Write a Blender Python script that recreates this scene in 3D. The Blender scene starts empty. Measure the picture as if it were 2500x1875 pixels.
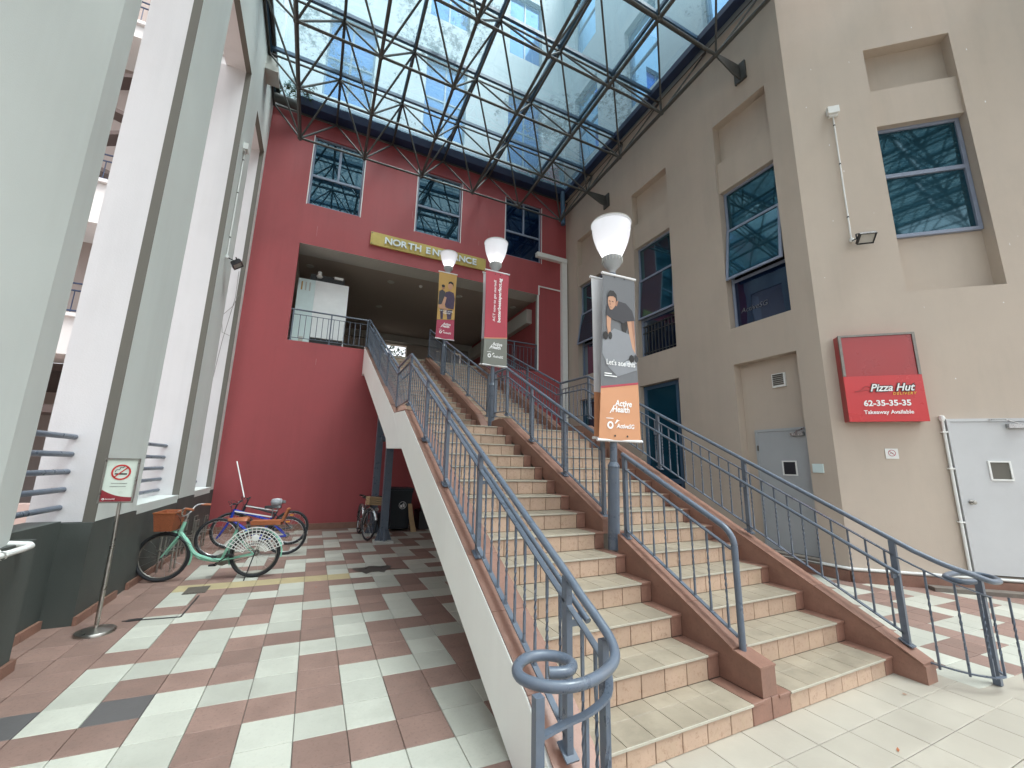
import bpy, math, random
from mathutils import Vector, Matrix
random.seed(7)
SC = bpy.context.scene
COL = SC.collection
R = math.radians
# ---------------------------------------------------------------- camera, world, sun, exposure
cam_d = bpy.data.cameras.new('camera'); cam_d.sensor_width = 36.0; cam_d.lens = 997.89/2500*36
cam_d.clip_start = 0.05; cam_d.clip_end = 500
cam = bpy.data.objects.new('camera', cam_d); COL.objects.link(cam)
_r = Vector((0.90209, -0.43113, 0.018818)); _u = Vector((-0.101096, -0.16874, 0.98046)); _f = Vector((0.41953, 0.88637, 0.195805))
cam.matrix_world = Matrix(((_r.x, _u.x, -_f.x, 0), (_r.y, _u.y, -_f.y, 0), (_r.z, _u.z, -_f.z, 1.64), (0, 0, 0, 1)))
SC.camera = cam
SUN_EL, SUN_AZ = R(66), R(138)      # azimuth clockwise from +Y: high on the right, a little behind the camera
W = bpy.data.worlds.new('World'); SC.world = W; W.use_nodes = True
nt = W.node_tree; nt.nodes.clear()
sky = nt.nodes.new('ShaderNodeTexSky'); sky.sky_type = 'NISHITA'; sky.sun_disc = False
sky.sun_elevation = SUN_EL; sky.sun_rotation = SUN_AZ; sky.air_density = 1.0; sky.dust_density = 6.0; sky.ozone_density = 1.0
hs = nt.nodes.new('ShaderNodeHueSaturation'); hs.inputs['Saturation'].default_value = 0.2
bg = nt.nodes.new('ShaderNodeBackground'); bg.inputs['Strength'].default_value = 0.15
wo = nt.nodes.new('ShaderNodeOutputWorld')
nt.links.new(sky.outputs[0], hs.inputs['Color']); nt.links.new(hs.outputs[0], bg.inputs[0]); nt.links.new(bg.outputs[0], wo.inputs[0])
sd = bpy.data.lights.new('sun', 'SUN'); sd.energy = 1.1; sd.angle = R(25); sd.color = (1.0, 0.96, 0.90)
sun = bpy.data.objects.new('sun', sd); COL.objects.link(sun)
_sd = Vector((math.sin(SUN_AZ)*math.cos(SUN_EL), math.cos(SUN_AZ)*math.cos(SUN_EL), math.sin(SUN_EL)))
sun.rotation_euler = (-_sd).to_track_quat('-Z', 'Y').to_euler(); sun.location = (0, -20, 30)
SC.view_settings.view_transform = 'Standard'; SC.view_settings.look = 'None'
SC.view_settings.exposure = 1.6; SC.view_settings.gamma = 1.0; SC.view_settings.use_curve_mapping = False
SC.render.engine = 'CYCLES'
SC.cycles.max_bounces = 8; SC.cycles.transparent_max_bounces = 16; SC.cycles.caustics_reflective = False; SC.cycles.caustics_refractive = False
SC.render.resolution_x = 1024; SC.render.resolution_y = 768

# ---------------------------------------------------------------- materials
MATS = {}
def node(nt, t, **kw):
    n = nt.nodes.new(t)
    for k, v in kw.items(): setattr(n, k, v)
    return n
def mat(name, col, rough=0.6, var=0.12, scale=6.0, bump=0.0, bscale=60.0, metal=0.0, spec=0.5, stain=0.0, stain_col=(0.12,0.11,0.09), sscale=(1.2,1.2,0.25), objvar=0.0, speck=0.0, speck_col=(0.1,0.06,0.04), coat=0.0, streak=0.0):
    """painted / tiled surface: colour with mottling, optional stains, specks, bump and per-piece shift"""
    m = bpy.data.materials.new(name); m.use_nodes = True; t = m.node_tree
    b = t.nodes['Principled BSDF']; L = t.links.new
    tc = node(t, 'ShaderNodeNewGeometry')
    pos = tc.outputs['Position']
    n1 = node(t, 'ShaderNodeTexNoise'); n1.inputs['Scale'].default_value = scale; n1.inputs['Detail'].default_value = 6; n1.inputs['Roughness'].default_value = 0.65
    L(pos, n1.inputs['Vector'])
    rp = node(t, 'ShaderNodeMapRange'); rp.inputs['From Min'].default_value = 0.3; rp.inputs['From Max'].default_value = 0.7
    rp.inputs['To Min'].default_value = 1-var; rp.inputs['To Max'].default_value = 1+var
    L(n1.outputs['Fac'], rp.inputs['Value'])
    mx = node(t, 'ShaderNodeMix', data_type='RGBA', blend_type='MULTIPLY'); mx.inputs[0].default_value = 1
    mx.inputs[6].default_value = (*col, 1); L(rp.outputs[0], mx.inputs[7]); out = mx.outputs[2]
    if objvar:
        oi = node(t, 'ShaderNodeObjectInfo'); r2 = node(t, 'ShaderNodeMapRange'); r2.inputs['To Min'].default_value = 1-objvar; r2.inputs['To Max'].default_value = 1+objvar
        at = node(t, 'ShaderNodeAttribute'); at.attribute_name = 'tv'; ad0 = node(t, 'ShaderNodeMath', operation='ADD'); L(oi.outputs['Random'], ad0.inputs[0]); L(at.outputs['Fac'], ad0.inputs[1])
        fr = node(t, 'ShaderNodeMath', operation='FRACT'); L(ad0.outputs[0], fr.inputs[0]); L(fr.outputs[0], r2.inputs['Value']); m2 = node(t, 'ShaderNodeMix', data_type='RGBA', blend_type='MULTIPLY'); m2.inputs[0].default_value = 1
        L(out, m2.inputs[6]); L(r2.outputs[0], m2.inputs[7]); out = m2.outputs[2]
    if speck:
        n3 = node(t, 'ShaderNodeTexNoise'); n3.inputs['Scale'].default_value = 45; n3.inputs['Detail'].default_value = 8; n3.inputs['Roughness'].default_value = 0.75; L(pos, n3.inputs['Vector'])
        cr = node(t, 'ShaderNodeMapRange'); cr.inputs['From Min'].default_value = 0.53; cr.inputs['From Max'].default_value = 0.68; cr.inputs['To Max'].default_value = speck
        L(n3.outputs['Fac'], cr.inputs['Value']); m3 = node(t, 'ShaderNodeMix', data_type='RGBA'); L(cr.outputs[0], m3.inputs[0]); L(out, m3.inputs[6]); m3.inputs[7].default_value = (*speck_col, 1); out = m3.outputs[2]
    if stain:
        mp = node(t, 'ShaderNodeMapping'); mp.inputs['Scale'].default_value = sscale; L(pos, mp.inputs['Vector'])
        n4 = node(t, 'ShaderNodeTexNoise'); n4.inputs['Scale'].default_value = 1.6; n4.inputs['Detail'].default_value = 9; n4.inputs['Roughness'].default_value = 0.7; L(mp.outputs[0], n4.inputs['Vector'])
        cr = node(t, 'ShaderNodeMapRange'); cr.inputs['From Min'].default_value = 0.5; cr.inputs['From Max'].default_value = 0.8; cr.inputs['To Max'].default_value = stain
        L(n4.outputs['Fac'], cr.inputs['Value']); m4 = node(t, 'ShaderNodeMix', data_type='RGBA'); L(cr.outputs[0], m4.inputs[0]); L(out, m4.inputs[6]); m4.inputs[7].default_value = (*stain_col, 1); out = m4.outputs[2]
    if streak:
        mp2 = node(t, 'ShaderNodeMapping'); mp2.inputs['Scale'].default_value = (3.2,3.2,0.16); L(pos, mp2.inputs['Vector'])
        n6 = node(t, 'ShaderNodeTexNoise'); n6.inputs['Scale'].default_value = 1.0; n6.inputs['Detail'].default_value = 10; n6.inputs['Roughness'].default_value = 0.62; L(mp2.outputs[0], n6.inputs['Vector'])
        n7 = node(t, 'ShaderNodeTexNoise'); n7.inputs['Scale'].default_value = 0.55; n7.inputs['Detail'].default_value = 5; L(pos, n7.inputs['Vector'])
        mm = node(t, 'ShaderNodeMath', operation='MULTIPLY'); L(n6.outputs['Fac'], mm.inputs[0]); L(n7.outputs['Fac'], mm.inputs[1])
        c6 = node(t, 'ShaderNodeMapRange'); c6.inputs['From Min'].default_value = 0.22; c6.inputs['From Max'].default_value = 0.42; c6.inputs['To Min'].default_value = 1+streak*0.35; c6.inputs['To Max'].default_value = 1-streak
        L(mm.outputs[0], c6.inputs['Value']); m6 = node(t, 'ShaderNodeMix', data_type='RGBA', blend_type='MULTIPLY'); m6.inputs[0].default_value = 1; L(out, m6.inputs[6]); L(c6.outputs[0], m6.inputs[7]); out = m6.outputs[2]
    L(out, b.inputs['Base Color'])
    r3 = node(t, 'ShaderNodeMapRange'); r3.inputs['From Min'].default_value = 0.3; r3.inputs['From Max'].default_value = 0.7
    r3.inputs['To Min'].default_value = max(0.02, rough-0.1); r3.inputs['To Max'].default_value = min(1, rough+0.1)
    L(n1.outputs['Fac'], r3.inputs['Value']); L(r3.outputs[0], b.inputs['Roughness'])
    b.inputs['Metallic'].default_value = metal; b.inputs['Specular IOR Level'].default_value = spec; b.inputs['Coat Weight'].default_value = coat
    if bump:
        n5 = node(t, 'ShaderNodeTexNoise'); n5.inputs['Scale'].default_value = bscale; n5.inputs['Detail'].default_value = 5; L(pos, n5.inputs['Vector'])
        bp = node(t, 'ShaderNodeBump'); bp.inputs['Strength'].default_value = bump; bp.inputs['Distance'].default_value = 0.004
        L(n5.outputs['Fac'], bp.inputs['Height']); L(bp.outputs[0], b.inputs['Normal'])
    MATS[name] = m; return m
def glass_mat(name, tint, refl, trans=0.0, tcol=(0.3,0.5,0.6), rough=0.02, dirt=0.0, wave=0.0, maxr=0.95):
    """pane: dark body (or see-through) plus mirror-like reflection stronger at grazing angles"""
    m = bpy.data.materials.new(name); m.use_nodes = True; t = m.node_tree; t.nodes.clear(); L = t.links.new
    o = node(t, 'ShaderNodeOutputMaterial'); g = node(t, 'ShaderNodeBsdfGlossy'); g.inputs['Roughness'].default_value = rough; g.inputs['Color'].default_value = (*tcol, 1)
    d = node(t, 'ShaderNodeBsdfDiffuse'); d.inputs['Color'].default_value = (*tint, 1)
    tr = node(t, 'ShaderNodeBsdfTransparent'); tr.inputs['Color'].default_value = (*tcol, 1)
    body = node(t, 'ShaderNodeMixShader'); body.inputs[0].default_value = trans; L(d.outputs[0], body.inputs[1]); L(tr.outputs[0], body.inputs[2])
    lw = node(t, 'ShaderNodeLayerWeight'); lw.inputs['Blend'].default_value = 0.25
    mr = node(t, 'ShaderNodeMapRange'); mr.inputs['To Min'].default_value = refl; mr.inputs['To Max'].default_value = maxr; L(lw.outputs['Fresnel'], mr.inputs['Value'])
    mx = node(t, 'ShaderNodeMixShader'); L(mr.outputs[0], mx.inputs[0]); L(body.outputs[0], mx.inputs[1]); L(g.outputs[0], mx.inputs[2])
    last = mx
    if wave:
        gp = node(t, 'ShaderNodeNewGeometry'); nz = node(t, 'ShaderNodeTexNoise'); nz.inputs['Scale'].default_value = 1.3; L(gp.outputs['Position'], nz.inputs['Vector'])
        bp = node(t, 'ShaderNodeBump'); bp.inputs['Strength'].default_value = wave; bp.inputs['Distance'].default_value = 0.02; L(nz.outputs['Fac'], bp.inputs['Height']); L(bp.outputs[0], g.inputs['Normal'])
    if dirt:
        gp = node(t, 'ShaderNodeNewGeometry'); L2 = None
        nz = node(t, 'ShaderNodeTexNoise'); nz.inputs['Scale'].default_value = 5.0; nz.inputs['Detail'].default_value = 12; nz.inputs['Roughness'].default_value = 0.8; L(gp.outputs['Position'], nz.inputs['Vector'])
        nb = node(t, 'ShaderNodeTexNoise'); nb.inputs['Scale'].default_value = 0.45; nb.inputs['Detail'].default_value = 3; L(gp.outputs['Position'], nb.inputs['Vector'])
        ad = node(t, 'ShaderNodeMath', operation='MULTIPLY'); L(nz.outputs['Fac'], ad.inputs[0]); L(nb.outputs['Fac'], ad.inputs[1])
        mr2 = node(t, 'ShaderNodeMapRange'); mr2.inputs['From Min'].default_value = 0.285; mr2.inputs['From Max'].default_value = 0.37; mr2.inputs['To Max'].default_value = 0.85; L(ad.outputs[0], mr2.inputs['Value'])
        dd = node(t, 'ShaderNodeBsdfDiffuse'); dd.inputs['Color'].default_value = (0.16, 0.15, 0.11, 1)
        mx2 = node(t, 'ShaderNodeMixShader'); L(mr2.outputs[0], mx2.inputs[0]); L(mx.outputs[0], mx2.inputs[1]); L(dd.outputs[0], mx2.inputs[2])
        # thin veil of dust that scatters daylight through the pane
        tl = node(t, 'ShaderNodeBsdfTranslucent'); tl.inputs['Color'].default_value = (0.36, 0.62, 0.75, 1)
        mx3 = node(t, 'ShaderNodeMixShader'); mx3.inputs[0].default_value = dirt; L(mx2.outputs[0], mx3.inputs[1]); L(tl.outputs[0], mx3.inputs[2]); last = mx3
    L(last.outputs[0], o.inputs['Surface']); MATS[name] = m; return m
def translucent_mat(name, col, tw=0.6, rough=0.2):
    m = bpy.data.materials.new(name); m.use_nodes = True; t = m.node_tree; t.nodes.clear(); L = t.links.new
    o = node(t, 'ShaderNodeOutputMaterial'); a = node(t, 'ShaderNodeBsdfDiffuse'); a.inputs[0].default_value = (*col, 1); b = node(t, 'ShaderNodeBsdfTranslucent'); b.inputs[0].default_value = (*col, 1)
    g = node(t, 'ShaderNodeBsdfGlossy'); g.inputs['Roughness'].default_value = rough
    m1 = node(t, 'ShaderNodeMixShader'); m1.inputs[0].default_value = tw; L(a.outputs[0], m1.inputs[1]); L(b.outputs[0], m1.inputs[2])
    m2 = node(t, 'ShaderNodeMixShader'); m2.inputs[0].default_value = 0.06; L(m1.outputs[0], m2.inputs[1]); L(g.outputs[0], m2.inputs[2]); tp = node(t, 'ShaderNodeBsdfTransparent'); m3 = node(t, 'ShaderNodeMixShader'); m3.inputs[0].default_value = 0.22; L(m2.outputs[0], m3.inputs[1]); L(tp.outputs[0], m3.inputs[2]); L(m3.outputs[0], o.inputs[0]); MATS[name] = m
def emis_mat(name, col, s):
    m = bpy.data.materials.new(name); m.use_nodes = True; b = m.node_tree.nodes['Principled BSDF']; b.inputs['Base Color'].default_value = (*col, 1)
    b.inputs['Emission Color'].default_value = (*col, 1); b.inputs['Emission Strength'].default_value = s; MATS[name] = m
mat('red_paint', (0.335,0.066,0.072), 0.62, 0.07, 0.9, bump=0.25, bscale=90, stain=0.14, stain_col=(0.10,0.03,0.035), sscale=(3,3,0.3), streak=0.06)
mat('beige_paint', (0.485,0.412,0.343), 0.75, 0.05, 0.8, bump=0.35, bscale=110, stain=0.16, stain_col=(0.25,0.24,0.21), sscale=(1.6,1.6,0.35), streak=0.05)
mat('upper_white', (0.33,0.39,0.41), 0.7, 0.04, 0.6, stain=0.15, stain_col=(0.45,0.45,0.42), streak=0.08)
mat('pier_white', (0.60,0.635,0.61), 0.7, 0.035, 0.7, bump=0.3, bscale=100, stain=0.12, stain_col=(0.42,0.42,0.38), sscale=(1.5,1.5,0.3), streak=0.04)
mat('jamb_light_tone', (0.62,0.61,0.62), 0.7, 0.03, 0.9, bump=0.3, bscale=80, stain=0.10, stain_col=(0.5,0.45,0.4), sscale=(1.5,1.5,0.8), streak=0.06)  # same paint as the pier fronts, toned apart for the light on the jambs
mat('trim_taupe', (0.125,0.118,0.10), 0.7, 0.06, 2, bump=0.2)
mat('dado_dark', (0.062,0.072,0.066), 0.6, 0.10, 1.5, bump=0.25, stain=0.2, stain_col=(0.10,0.10,0.09), streak=0.15)
mat('stringer_white', (0.86,0.87,0.83), 0.6, 0.025, 1.2, bump=0.15, stain=0.06, stain_col=(0.5,0.5,0.45), streak=0.03)
mat('grout', (0.16,0.14,0.12), 0.9, 0.2, 8)
mat('ground_base', (0.20,0.185,0.165), 0.9, 0.2, 3)
mat('tile_brown', (0.235,0.15,0.123), 0.66, 0.15, 5, bump=0.25, bscale=55, objvar=0.14, speck=0.6, speck_col=(0.115,0.062,0.048), stain=0.3, stain_col=(0.14,0.10,0.09), sscale=(1,1,1))
mat('tile_light', (0.43,0.43,0.375), 0.6, 0.06, 4, bump=0.15, bscale=50, objvar=0.13, speck=0.32, speck_col=(0.27,0.27,0.23), stain=0.6, stain_col=(0.30,0.29,0.25), sscale=(1.1,1.1,1))
mat('tile_pale', (0.37,0.335,0.28), 0.5, 0.07, 4, bump=0.15, bscale=50, objvar=0.05, stain=0.4, stain_col=(0.36,0.33,0.28), sscale=(1.1,1.1,1))
mat('tile_dark', (0.10,0.095,0.095), 0.45, 0.12, 5, bump=0.2)
mat('tile_yellow', (0.40,0.33,0.19), 0.55, 0.14, 6, bump=0.2, stain=0.4, stain_col=(0.3,0.25,0.15), sscale=(2,2,1))
mat('riser_tile', (0.43,0.305,0.225), 0.45, 0.07, 7, bump=0.15, objvar=0.10, speck=0.8, speck_col=(0.25,0.14,0.09), stain=0.4, stain_col=(0.42,0.34,0.21), sscale=(3,3,3))
mat('tread_tile', (0.305,0.258,0.195), 0.5, 0.12, 6, bump=0.15, objvar=0.07, speck=0.22, speck_col=(0.26,0.22,0.16), stain=0.8, stain_col=(0.17,0.15,0.115), sscale=(2,3,2))
mat('nosing', (0.43,0.40,0.33), 0.4, 0.1, 12)
mat('brown_tile', (0.24,0.128,0.094), 0.42, 0.15, 6, bump=0.2, objvar=0.12, speck=0.35, speck_col=(0.10,0.045,0.035))
mat('mortar', (0.12,0.10,0.08), 0.9, 0.15, 10)
mat('rail_paint', (0.098,0.122,0.160), 0.33, 0.10, 9, bump=0.12, bscale=40, spec=0.5, stain=0.35, stain_col=(0.17,0.165,0.16), sscale=(9,9,9))
mat('truss_paint', (0.052,0.053,0.050), 0.5, 0.25, 5, stain=0.4, stain_col=(0.11,0.085,0.06), sscale=(3,3,3))
mat('blue_frame', (0.055,0.115,0.19), 0.4, 0.08, 5)
mat('navy_beam', (0.018,0.035,0.085), 0.45, 0.15, 3)
mat('window_frame', (0.24,0.28,0.37), 0.4, 0.05, 8)
mat('white_plastic', (0.76,0.77,0.75), 0.45, 0.04, 8)
mat('white_paint', (0.78,0.80,0.80), 0.5, 0.04, 5)
mat('door_grey', (0.37,0.39,0.405), 0.45, 0.05, 1.2, spec=0.5, streak=0.04)
mat('door_pale', (0.52,0.53,0.54), 0.45, 0.05, 1.2, streak=0.04)
mat('steel', (0.42,0.41,0.38), 0.32, 0.15, 12, metal=1.0)
mat('dull_steel', (0.22,0.21,0.19), 0.45, 0.2, 12, metal=0.8)
mat('black_plastic', (0.018,0.018,0.02), 0.45, 0.15, 20)
mat('room_shade', (0.02,0.022,0.026), 0.9, 0.2, 3)
mat('kfc_red', (0.55,0.028,0.032), 0.3, 0.03, 2, coat=0.3)
mat('kfc_dark_red', (0.36,0.028,0.030), 0.3, 0.03, 2, coat=0.3)
mat('sign_gold', (0.50,0.39,0.11), 0.42, 0.10, 4, stain=0.2, stain_col=(0.35,0.3,0.12))
mat('mirror_letter', (0.80,0.86,0.88), 0.25, 0.05, 10, metal=0.1)
mat('text_white', (0.85,0.85,0.84), 0.5, 0.02, 5)
mat('lime_pink', (0.46,0.24,0.24), 0.8, 0.2, 20)
mat('text_yellow', (0.75,0.45,0.06), 0.5, 0.02, 5)
mat('text_black', (0.02,0.02,0.02), 0.5, 0.02, 5)
mat('text_grey', (0.25,0.27,0.25), 0.5, 0.02, 5)
mat('sign_red', (0.50,0.03,0.03), 0.5, 0.04, 5)
mat('sign_mint', (0.66,0.74,0.66), 0.35, 0.04, 6, coat=0.3, stain=0.2, stain_col=(0.5,0.6,0.5), sscale=(4,4,4))
mat('sign_maroon', (0.26,0.03,0.04), 0.35, 0.05, 5, coat=0.3)
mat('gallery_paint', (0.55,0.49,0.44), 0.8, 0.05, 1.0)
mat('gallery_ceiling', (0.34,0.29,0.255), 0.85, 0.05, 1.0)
mat('soffit_grey', (0.46,0.46,0.43), 0.8, 0.05, 1.2)
mat('ban_grey', (0.135,0.14,0.15), 0.6, 0.06, 3)
mat('ban_lightgrey', (0.45,0.47,0.50), 0.6, 0.06, 5)
mat('ban_midgrey', (0.24,0.25,0.27), 0.6, 0.06, 5)
mat('ban_orange', (0.58,0.28,0.145), 0.6, 0.04, 3)
mat('ban_red', (0.40,0.045,0.068), 0.6, 0.04, 3)
mat('ban_magenta', (0.40,0.045,0.09), 0.6, 0.04, 3)
mat('ban_yellow', (0.50,0.30,0.085), 0.6, 0.05, 3)
mat('ban_olive', (0.18,0.185,0.16), 0.6, 0.04, 3)
mat('ban_back', (0.72,0.72,0.73), 0.7, 0.05, 3)
mat('skin', (0.50,0.27,0.17), 0.55, 0.06, 8)
mat('skin_shade', (0.33,0.16,0.10), 0.55, 0.06, 8)
mat('hair', (0.015,0.012,0.011), 0.6, 0.1, 20)
mat('shirt_dark', (0.05,0.048,0.055), 0.7, 0.15, 10)
mat('shirt_purple', (0.06,0.038,0.075), 0.7, 0.2, 10)
mat('bike_mint', (0.25,0.55,0.42), 0.3, 0.06, 10, coat=0.4)
mat('bike_blue', (0.012,0.04,0.42), 0.3, 0.08, 10, coat=0.4)
mat('bike_black', (0.02,0.022,0.03), 0.35, 0.1, 10, coat=0.3)
mat('bike_silver', (0.50,0.50,0.50), 0.3, 0.1, 20, metal=0.9)
mat('rubber', (0.020,0.022,0.026), 0.75, 0.15, 20)
mat('leather', (0.33,0.105,0.04), 0.5, 0.12, 15)
mat('wicker', (0.31,0.095,0.04), 0.6, 0.25, 60, bump=0.8, bscale=150)
mat('reflector', (0.8,0.35,0.03), 0.3, 0.05, 5)
mat('cardboard', (0.42,0.29,0.16), 0.8, 0.1, 10)
mat('bin_green', (0.014,0.022,0.030), 0.45, 0.1, 10)
mat('mint_plastic', (0.60,0.72,0.72), 0.4, 0.05, 3, stain=0.2, stain_col=(0.5,0.55,0.6), sscale=(2,2,2))
mat('leaf', (0.06,0.11,0.03), 0.55, 0.35, 14)
mat('leaf_dark', (0.03,0.065,0.02), 0.55, 0.35, 10)
mat('bark', (0.10,0.075,0.05), 0.85, 0.2, 20)
mat('rust_iron', (0.10,0.085,0.07), 0.7, 0.25, 30, bump=0.5)
mat('far_paint', (0.34,0.29,0.27), 0.8, 0.06, 1)
mat('far_white', (0.66,0.66,0.66), 0.8, 0.03, 1)
mat('far_brown', (0.10,0.075,0.07), 0.8, 0.08, 1)
mat('plaza_pink', (0.52,0.40,0.36), 0.7, 0.1, 2)
mat('damp', (0.075,0.07,0.062), 0.35, 0.3, 6)
glass_mat('roof_glass', (0.5,0.6,0.6), 0.04, trans=1.0, tcol=(0.80,0.915,0.95), dirt=0.15)
glass_mat('window_glass', (0.008,0.026,0.042), 0.24, trans=0.0, tcol=(0.42,0.62,0.74), wave=0.10)
glass_mat('bay_glass', (0.008,0.036,0.055), 0.13, trans=0.0, tcol=(0.40,0.68,0.80), rough=0.04, wave=0.03, maxr=0.32)
glass_mat('door_glass', (0.006,0.045,0.075), 0.06, trans=0.0, tcol=(0.4,0.7,0.85), rough=0.08, maxr=0.25)
glass_mat('dark_glass', (0.003,0.010,0.035), 0.09, trans=0.0, tcol=(0.40,0.55,0.75), wave=0.1)
glass_mat('blue_glass', (0.012,0.085,0.30), 0.06, trans=0.0, tcol=(0.35,0.65,1.0))
glass_mat('clear_glass', (0.01,0.02,0.03), 0.08, trans=0.85, tcol=(0.45,0.62,0.72))
translucent_mat('lamp_bowl', (0.93,0.93,0.95), 0.62)
emis_mat('lamp_glow', (1.0,0.97,0.97), 3.0)
emis_mat('lamp_lens', (0.8,0.78,0.7), 0.0)

# ---------------------------------------------------------------- helpers
class MB:
    """collects polygons; build() links them as ONE mesh object"""
    def __init__(s): s.v = []; s.f = []; s.m = []; s.tv = None
    def add(s, vs, fs, mi=0):
        o = len(s.v); s.v += [tuple(p) for p in vs]; s.f += [tuple(o+i for i in q) for q in fs]; s.m += [mi]*len(fs)
    def box(s, a, b, mi=0):
        x0,y0,z0 = a; x1,y1,z1 = b
        s.add([(x0,y0,z0),(x1,y0,z0),(x1,y1,z0),(x0,y1,z0),(x0,y0,z1),(x1,y0,z1),(x1,y1,z1),(x0,y1,z1)],
              [(0,3,2,1),(4,5,6,7),(0,1,5,4),(1,2,6,5),(2,3,7,6),(3,0,4,7)], mi)
    def mbox(s, fn, u0,u1,v0,v1,o0,o1, mi=0):
        P = [fn(u,v,o) for o in (o0,o1) for (u,v) in ((u0,v0),(u1,v0),(u1,v1),(u0,v1))]
        s.add(P, [(0,3,2,1),(4,5,6,7),(0,1,5,4),(1,2,6,5),(2,3,7,6),(3,0,4,7)], mi)
    def prism(s, prof, fn, a, b, mi=0):
        """polygon prof of (p,q) swept between parameter a and b through fn(p,q,t)"""
        n = len(prof); s.add([fn(p,q,a) for p,q in prof]+[fn(p,q,b) for p,q in prof],
              [tuple(range(n))[::-1], tuple(range(n,2*n))]+[(i,(i+1)%n,n+(i+1)%n,n+i) for i in range(n)], mi)
    def bar(s, p, q, w, h=None, up=(0,0,1), mi=0):
        p = Vector(p); q = Vector(q); d = (q-p).normalized(); u = Vector(up)
        if abs(d.dot(u)) > 0.98: u = Vector((1,0,0))
        r = d.cross(u).normalized()*(w/2); u2 = r.cross(d).normalized()*((h or w)/2)
        s.add([p-r-u2,p+r-u2,p+r+u2,p-r+u2,q-r-u2,q+r-u2,q+r+u2,q-r+u2], [(0,3,2,1),(4,5,6,7),(0,1,5,4),(1,2,6,5),(2,3,7,6),(3,0,4,7)], mi)
    def tube(s, pts, r, n=8, closed=False, mi=0, cap=True):
        P = [Vector(p) for p in pts]; N = len(P); rs = r if isinstance(r, (list,tuple)) else [r]*N
        rings = []; up = None
        for i in range(N):
            a = P[(i-1)%N] if (closed or i>0) else P[i]; b = P[(i+1)%N] if (closed or i<N-1) else P[i]
            d = (b-a).normalized()
            if up is None:
                up = Vector((0,0,1)) if abs(d.z) < 0.9 else Vector((1,0,0))
            x = d.cross(up)
            if x.length < 1e-4: x = d.cross(Vector((0.3,1,0.2)))
            x.normalize(); up = x.cross(d).normalized()
            rings.append([P[i]+(x*math.cos(2*math.pi*k/n)+up*math.sin(2*math.pi*k/n))*rs[i] for k in range(n)])
        vs = [v for rg in rings for v in rg]; fs = []
        for i in range(N if closed else N-1):
            j = (i+1)%N
            fs += [(i*n+k, i*n+(k+1)%n, j*n+(k+1)%n, j*n+k) for k in range(n)]
        if cap and not closed: fs += [tuple(range(n))[::-1], tuple((N-1)*n+k for k in range(n))]
        s.add(vs, fs, mi)
    def lathe(s, prof, c=(0,0,0), n=24, mi=0, axis=None):
        c = Vector(c); z = Vector(axis or (0,0,1)).normalized(); x = z.orthogonal().normalized(); y = z.cross(x)
        vs = [c+z*h+(x*math.cos(2*math.pi*k/n)+y*math.sin(2*math.pi*k/n))*r for r,h in prof for k in range(n)]
        fs = [(i*n+k,i*n+(k+1)%n,(i+1)*n+(k+1)%n,(i+1)*n+k) for i in range(len(prof)-1) for k in range(n)]
        s.add(vs, fs, mi)
    def poly(s, pts, mi=0): s.add(pts, [tuple(range(len(pts)))], mi)
    def mesh(s, name, mats, origin=(0,0,0), smooth=False):
        o = Vector(origin); me = bpy.data.meshes.new(name)
        me.from_pydata([tuple(Vector(p)-o) for p in s.v], [], s.f); me.validate()
        for m in (mats if isinstance(mats,(list,tuple)) else [mats]): me.materials.append(MATS[m])
        if len(me.polygons) == len(s.m):
            me.polygons.foreach_set('material_index', s.m)
        if s.tv and len(s.tv) == len(me.polygons):
            a = me.attributes.new('tv','FLOAT','FACE'); a.data.foreach_set('value', s.tv)
        if smooth: me.polygons.foreach_set('use_smooth', [True]*len(me.polygons))
        me.update(); return me
    def build(s, name, mats, parent=None, smooth=False, at=None):
        o = wloc(parent) if parent else Vector(at or (0,0,0))
        ob = bpy.data.objects.new(name, s.mesh(name, mats, o, smooth)); COL.objects.link(ob)
        if parent: ob.parent = parent
        else: ob.location = o
        if smooth:
            try: ob.data.set_sharp_from_angle(angle=R(40))
            except Exception: pass
        return ob
def wloc(o):
    v = Vector((0,0,0))
    while o is not None: v += o.location; o = o.parent
    return v
def tag(o, label, cat, group=None):
    o['label'] = label; o['category'] = cat
    if group: o['group'] = group
    return o
def thing(name, label, cat, loc, group=None):
    o = bpy.data.objects.new(name, None); COL.objects.link(o); o.location = loc; o.empty_display_size = 0.1
    return tag(o, label, cat, group)
def struct(o): o['kind'] = 'structure'; return o
def inst(name, me, parent, loc, rot=None, scale=None):
    o = bpy.data.objects.new(name, me); COL.objects.link(o); o.parent = parent
    o.location = Vector(loc)-wloc(parent)
    if rot is not None: o.rotation_mode = 'QUATERNION'; o.rotation_quaternion = rot
    if scale is not None: o.scale = scale
    return o
UNIT = {}
def unit_tube(m, n=8):
    if (m,n) not in UNIT:
        b = MB(); b.tube([(0,0,0),(0,0,1)], 1.0, n); UNIT[(m,n)] = b.mesh('tube', m, smooth=True)
        try: UNIT[(m,n)].set_sharp_from_angle(angle=R(40))
        except Exception: pass
    return UNIT[(m,n)]
def rod(name, m, parent, p, q, r, n=8):
    p = Vector(p); q = Vector(q); d = q-p
    return inst(name, unit_tube(m, n), parent, p, d.to_track_quat('Z','Y'), (r, r, d.length))
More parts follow.
